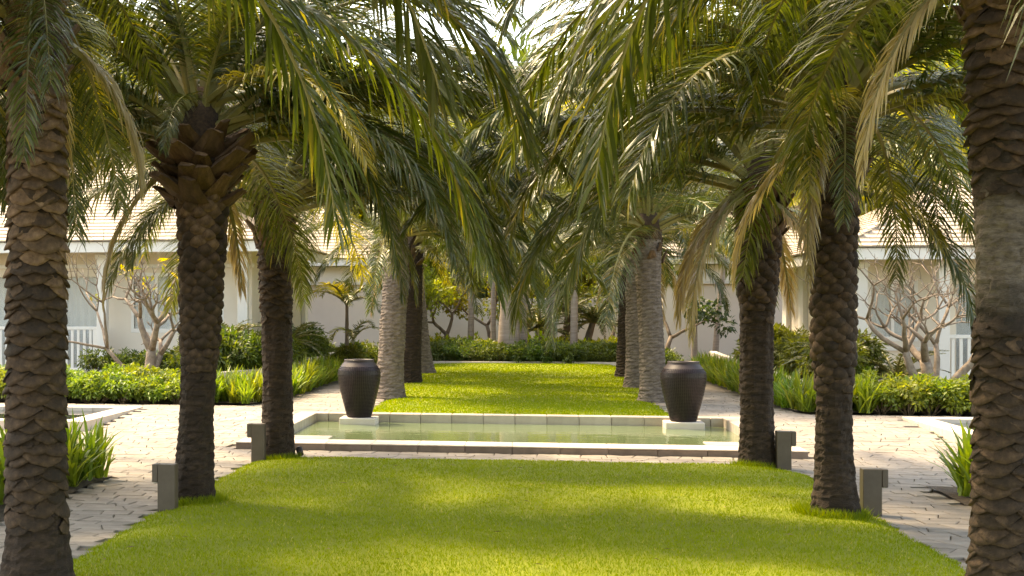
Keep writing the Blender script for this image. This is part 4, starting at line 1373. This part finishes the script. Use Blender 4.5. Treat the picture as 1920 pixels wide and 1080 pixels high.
def broad_tree(x, y, H, rad, lb, proto, group, sc=1.0, rz=0.0):
    e = tag(empty('garden_tree', (x, y, .0), rz), lb, 'tree', group)
    tm, cm = proto
    o = link('trunk', tm, e); o2 = link('crown', cm, e)
    e.scale = (sc * rad, sc * rad, H)
    return e
def tree_proto(seed, c1, c2, nc=80, per=130, leaf=.042):
    """unit tree: 1 high, crown radius 1"""
    br, tips = branches(seed, (0, 0, 0), (0, 0, 1), .36, .035, 4, .2, (2, 3), .8, .72)
    mb = MB()
    for pts, r_ in br:
        mb.tube([(p.x * 2.0, p.y * 2.0, p.z) for p in pts], r_, 7)
    tm = mb.mesh('trunk', True); tm.materials.append(M['trunk_tree'])
    r = random.Random(seed); cl = []
    for i in range(nc):
        while True:
            p = Vector((r.uniform(-1, 1), r.uniform(-1, 1), r.uniform(-1, 1)))
            if .25 < p.length < 1: break
        cl.append(((p.x * .86, p.y * .86, .64 + p.z * .34), r.uniform(.10, .22)))
    cm = leaf_cloud('crown', seed, cl, per, .6, leaf * 1.8, c1, c2, .5, .3, 'treeleaf')
    return tm, cm
TP = [tree_proto(900, (.10, .13, .02), (.30, .32, .04)), tree_proto(901, (.06, .085, .018), (.17, .20, .035)), tree_proto(902, (.16, .18, .02), (.40, .38, .04))]
# a branching tree behind the far hedge
e = tag(empty('branching_tree', (-2.75, 50.5, .2)), 'small tree with forked dark branches and yellow green leaves behind the hedge', 'tree')
br, tips = branches(930, (0, 0, 0), (-.05, 0, 1), .9, .12, 4, .1, (2, 3), .95, .85)
mb = MB()
for pts, rd in br: mb.tube(pts, rd, 7)
mb.obj('trunk', M['trunk_tree'], e, True)
link('crown', leaf_cloud('crown', 931, [((t.x, t.y, t.z), .35) for t, d in tips], 42, .5, .17, (.12, .16, .025), (.31, .34, .05), .5, .2, 'treeleaf'), e)
for sd_, x_, y_, c1_, c2_, lb_ in ((951, -1.3, 54.5, (.15, .18, .02), (.42, .40, .04), 'airy yellow green tree behind the thick smooth trunk'),
                                  (957, .9, 56.5, (.10, .14, .02), (.30, .32, .04), 'airy green tree behind the spiky cycads'),
                                  (963, 3.0, 54.0, (.04, .07, .016), (.13, .17, .03), 'dark green tree at the end behind the row with the hanging frond'),
                                  (969, -4.6, 56.0, (.12, .15, .02), (.36, .36, .04), 'airy light green tree behind the branching tree')):
    e = tag(empty('airy_tree', (x_, y_, .2)), lb_, 'tree')
    br, tips = branches(sd_, (0, 0, 0), (0, 0, 1), 1.15, .09, 4, .12, (2, 3), .85, .82)
    mb = MB()
    for pts, rd in br: mb.tube(pts, rd, 7)
    mb.obj('trunk', M['trunk_tree'], e, True)
    link('crown', leaf_cloud('crown', sd_ + 1, [((t.x, t.y, t.z), .42) for t, d in tips] + [((p[0][2].x, p[0][2].y, p[0][2].z), .35) for p in br if p[1][0] < .05], 30, .5, .16, c1_, c2_, .5, .2, 'treeleaf'), e)
# dark drooping tree beside the row
e = tag(empty('dark_tree', (3.75, 41.2, .2)), 'small dark leafed tree leaning out from behind the ringed palm', 'tree')
br, tips = branches(941, (0, 0, 0), (.1, 0, 1), 1.0, .09, 3, .05, (2, 3), .9, .75)
mb = MB()
for pts, rd in br: mb.tube(pts, rd, 7)
mb.obj('trunk', M['trunk_tree'], e, True)
link('crown', leaf_cloud('crown', 942, [((t.x, t.y, t.z), .32) for t, d in tips], 80, .5, .16, (.02, .045, .016), (.06, .095, .03), .5, .5, 'treeleaf'), e)
bg = [(-26, 52, 11, 5.5, 1), (-19, 46, 10, 5, 0), (-14.5, 54, 12, 5, 2), (-11, 44, 8.5, 3.6, 1), (-8, 57, 11, 5, 0), (-4.6, 64, 11, 4.6, 2), (-1.2, 68, 12, 5, 0), (3.0, 64, 11.5, 4.8, 2), (6.6, 58, 11, 4.6, 1),
      (10.5, 46, 9.5, 4.0, 2), (13.8, 55, 12, 5.4, 0), (18.5, 45, 10.5, 5, 2), (24, 53, 12, 5.5, 1), (8.6, 72, 14, 6, 0), (-9, 74, 14, 6, 1), (30, 62, 14, 6.5, 0), (-32, 64, 14, 6.5, 2), (0.8, 84, 16, 7, 1), (17, 76, 15, 7, 2), (-20, 76, 15, 7, 0)]
desc = ['leafy green tree', 'dense dark green tree', 'bright yellow green tree']
for i, (x, y, H, rd, k) in enumerate(bg):
    where = 'behind the curtained house' if x < -6 else ('behind the shingled house' if x > 7 else 'behind the white garden wall')
    broad_tree(x, y, H, rd, '%s rising %s' % (desc[k], where), TP[k], '%s rising %s' % (desc[k] + 's', where), 1.0, i * 1.7)

# low bright trees that close the view behind the garden wall
for i in range(9):
    broad_tree(-9.5 + i * 2.3, 63.2 + (i % 3) * .8, 5.2 + (i * 37 % 10) * .16, 2.3, 'small bright green tree with its crown just above the white garden wall', TP[(2, 0, 2, 1)[i % 4]], 'small trees behind the garden wall', 1.0, i * 2.1)

# a few fallen leaflets on the front lawn
rng = random.Random(77); mb = MB()
for i in range(70):
    x, y = rng.uniform(-3.1, 2.9), rng.uniform(9.5, 18.2); z = lawn_z(x, y) + .03; q = rng.random() * 6.28; L = rng.uniform(.03, .09); w = rng.uniform(.004, .012)
    dx, dy = math.cos(q), math.sin(q)
    mb.add([(x, y, z), (x + dx * L * .5 - dy * w, y + dy * L * .5 + dx * w, z + .008), (x + dx * L, y + dy * L, z + .002), (x + dx * L * .5 + dy * w, y + dy * L * .5 - dx * w, z + .004)], [(0, 1, 2), (0, 2, 3)])
tag(mb.obj('fallen_leaves', mat_noise('dry_leaf', (.10, .06, .03), (.35, .26, .14), 3, .8, 0)), 'dry fallen leaflets lying on the front lawn', 'leaves', kind='stuff')
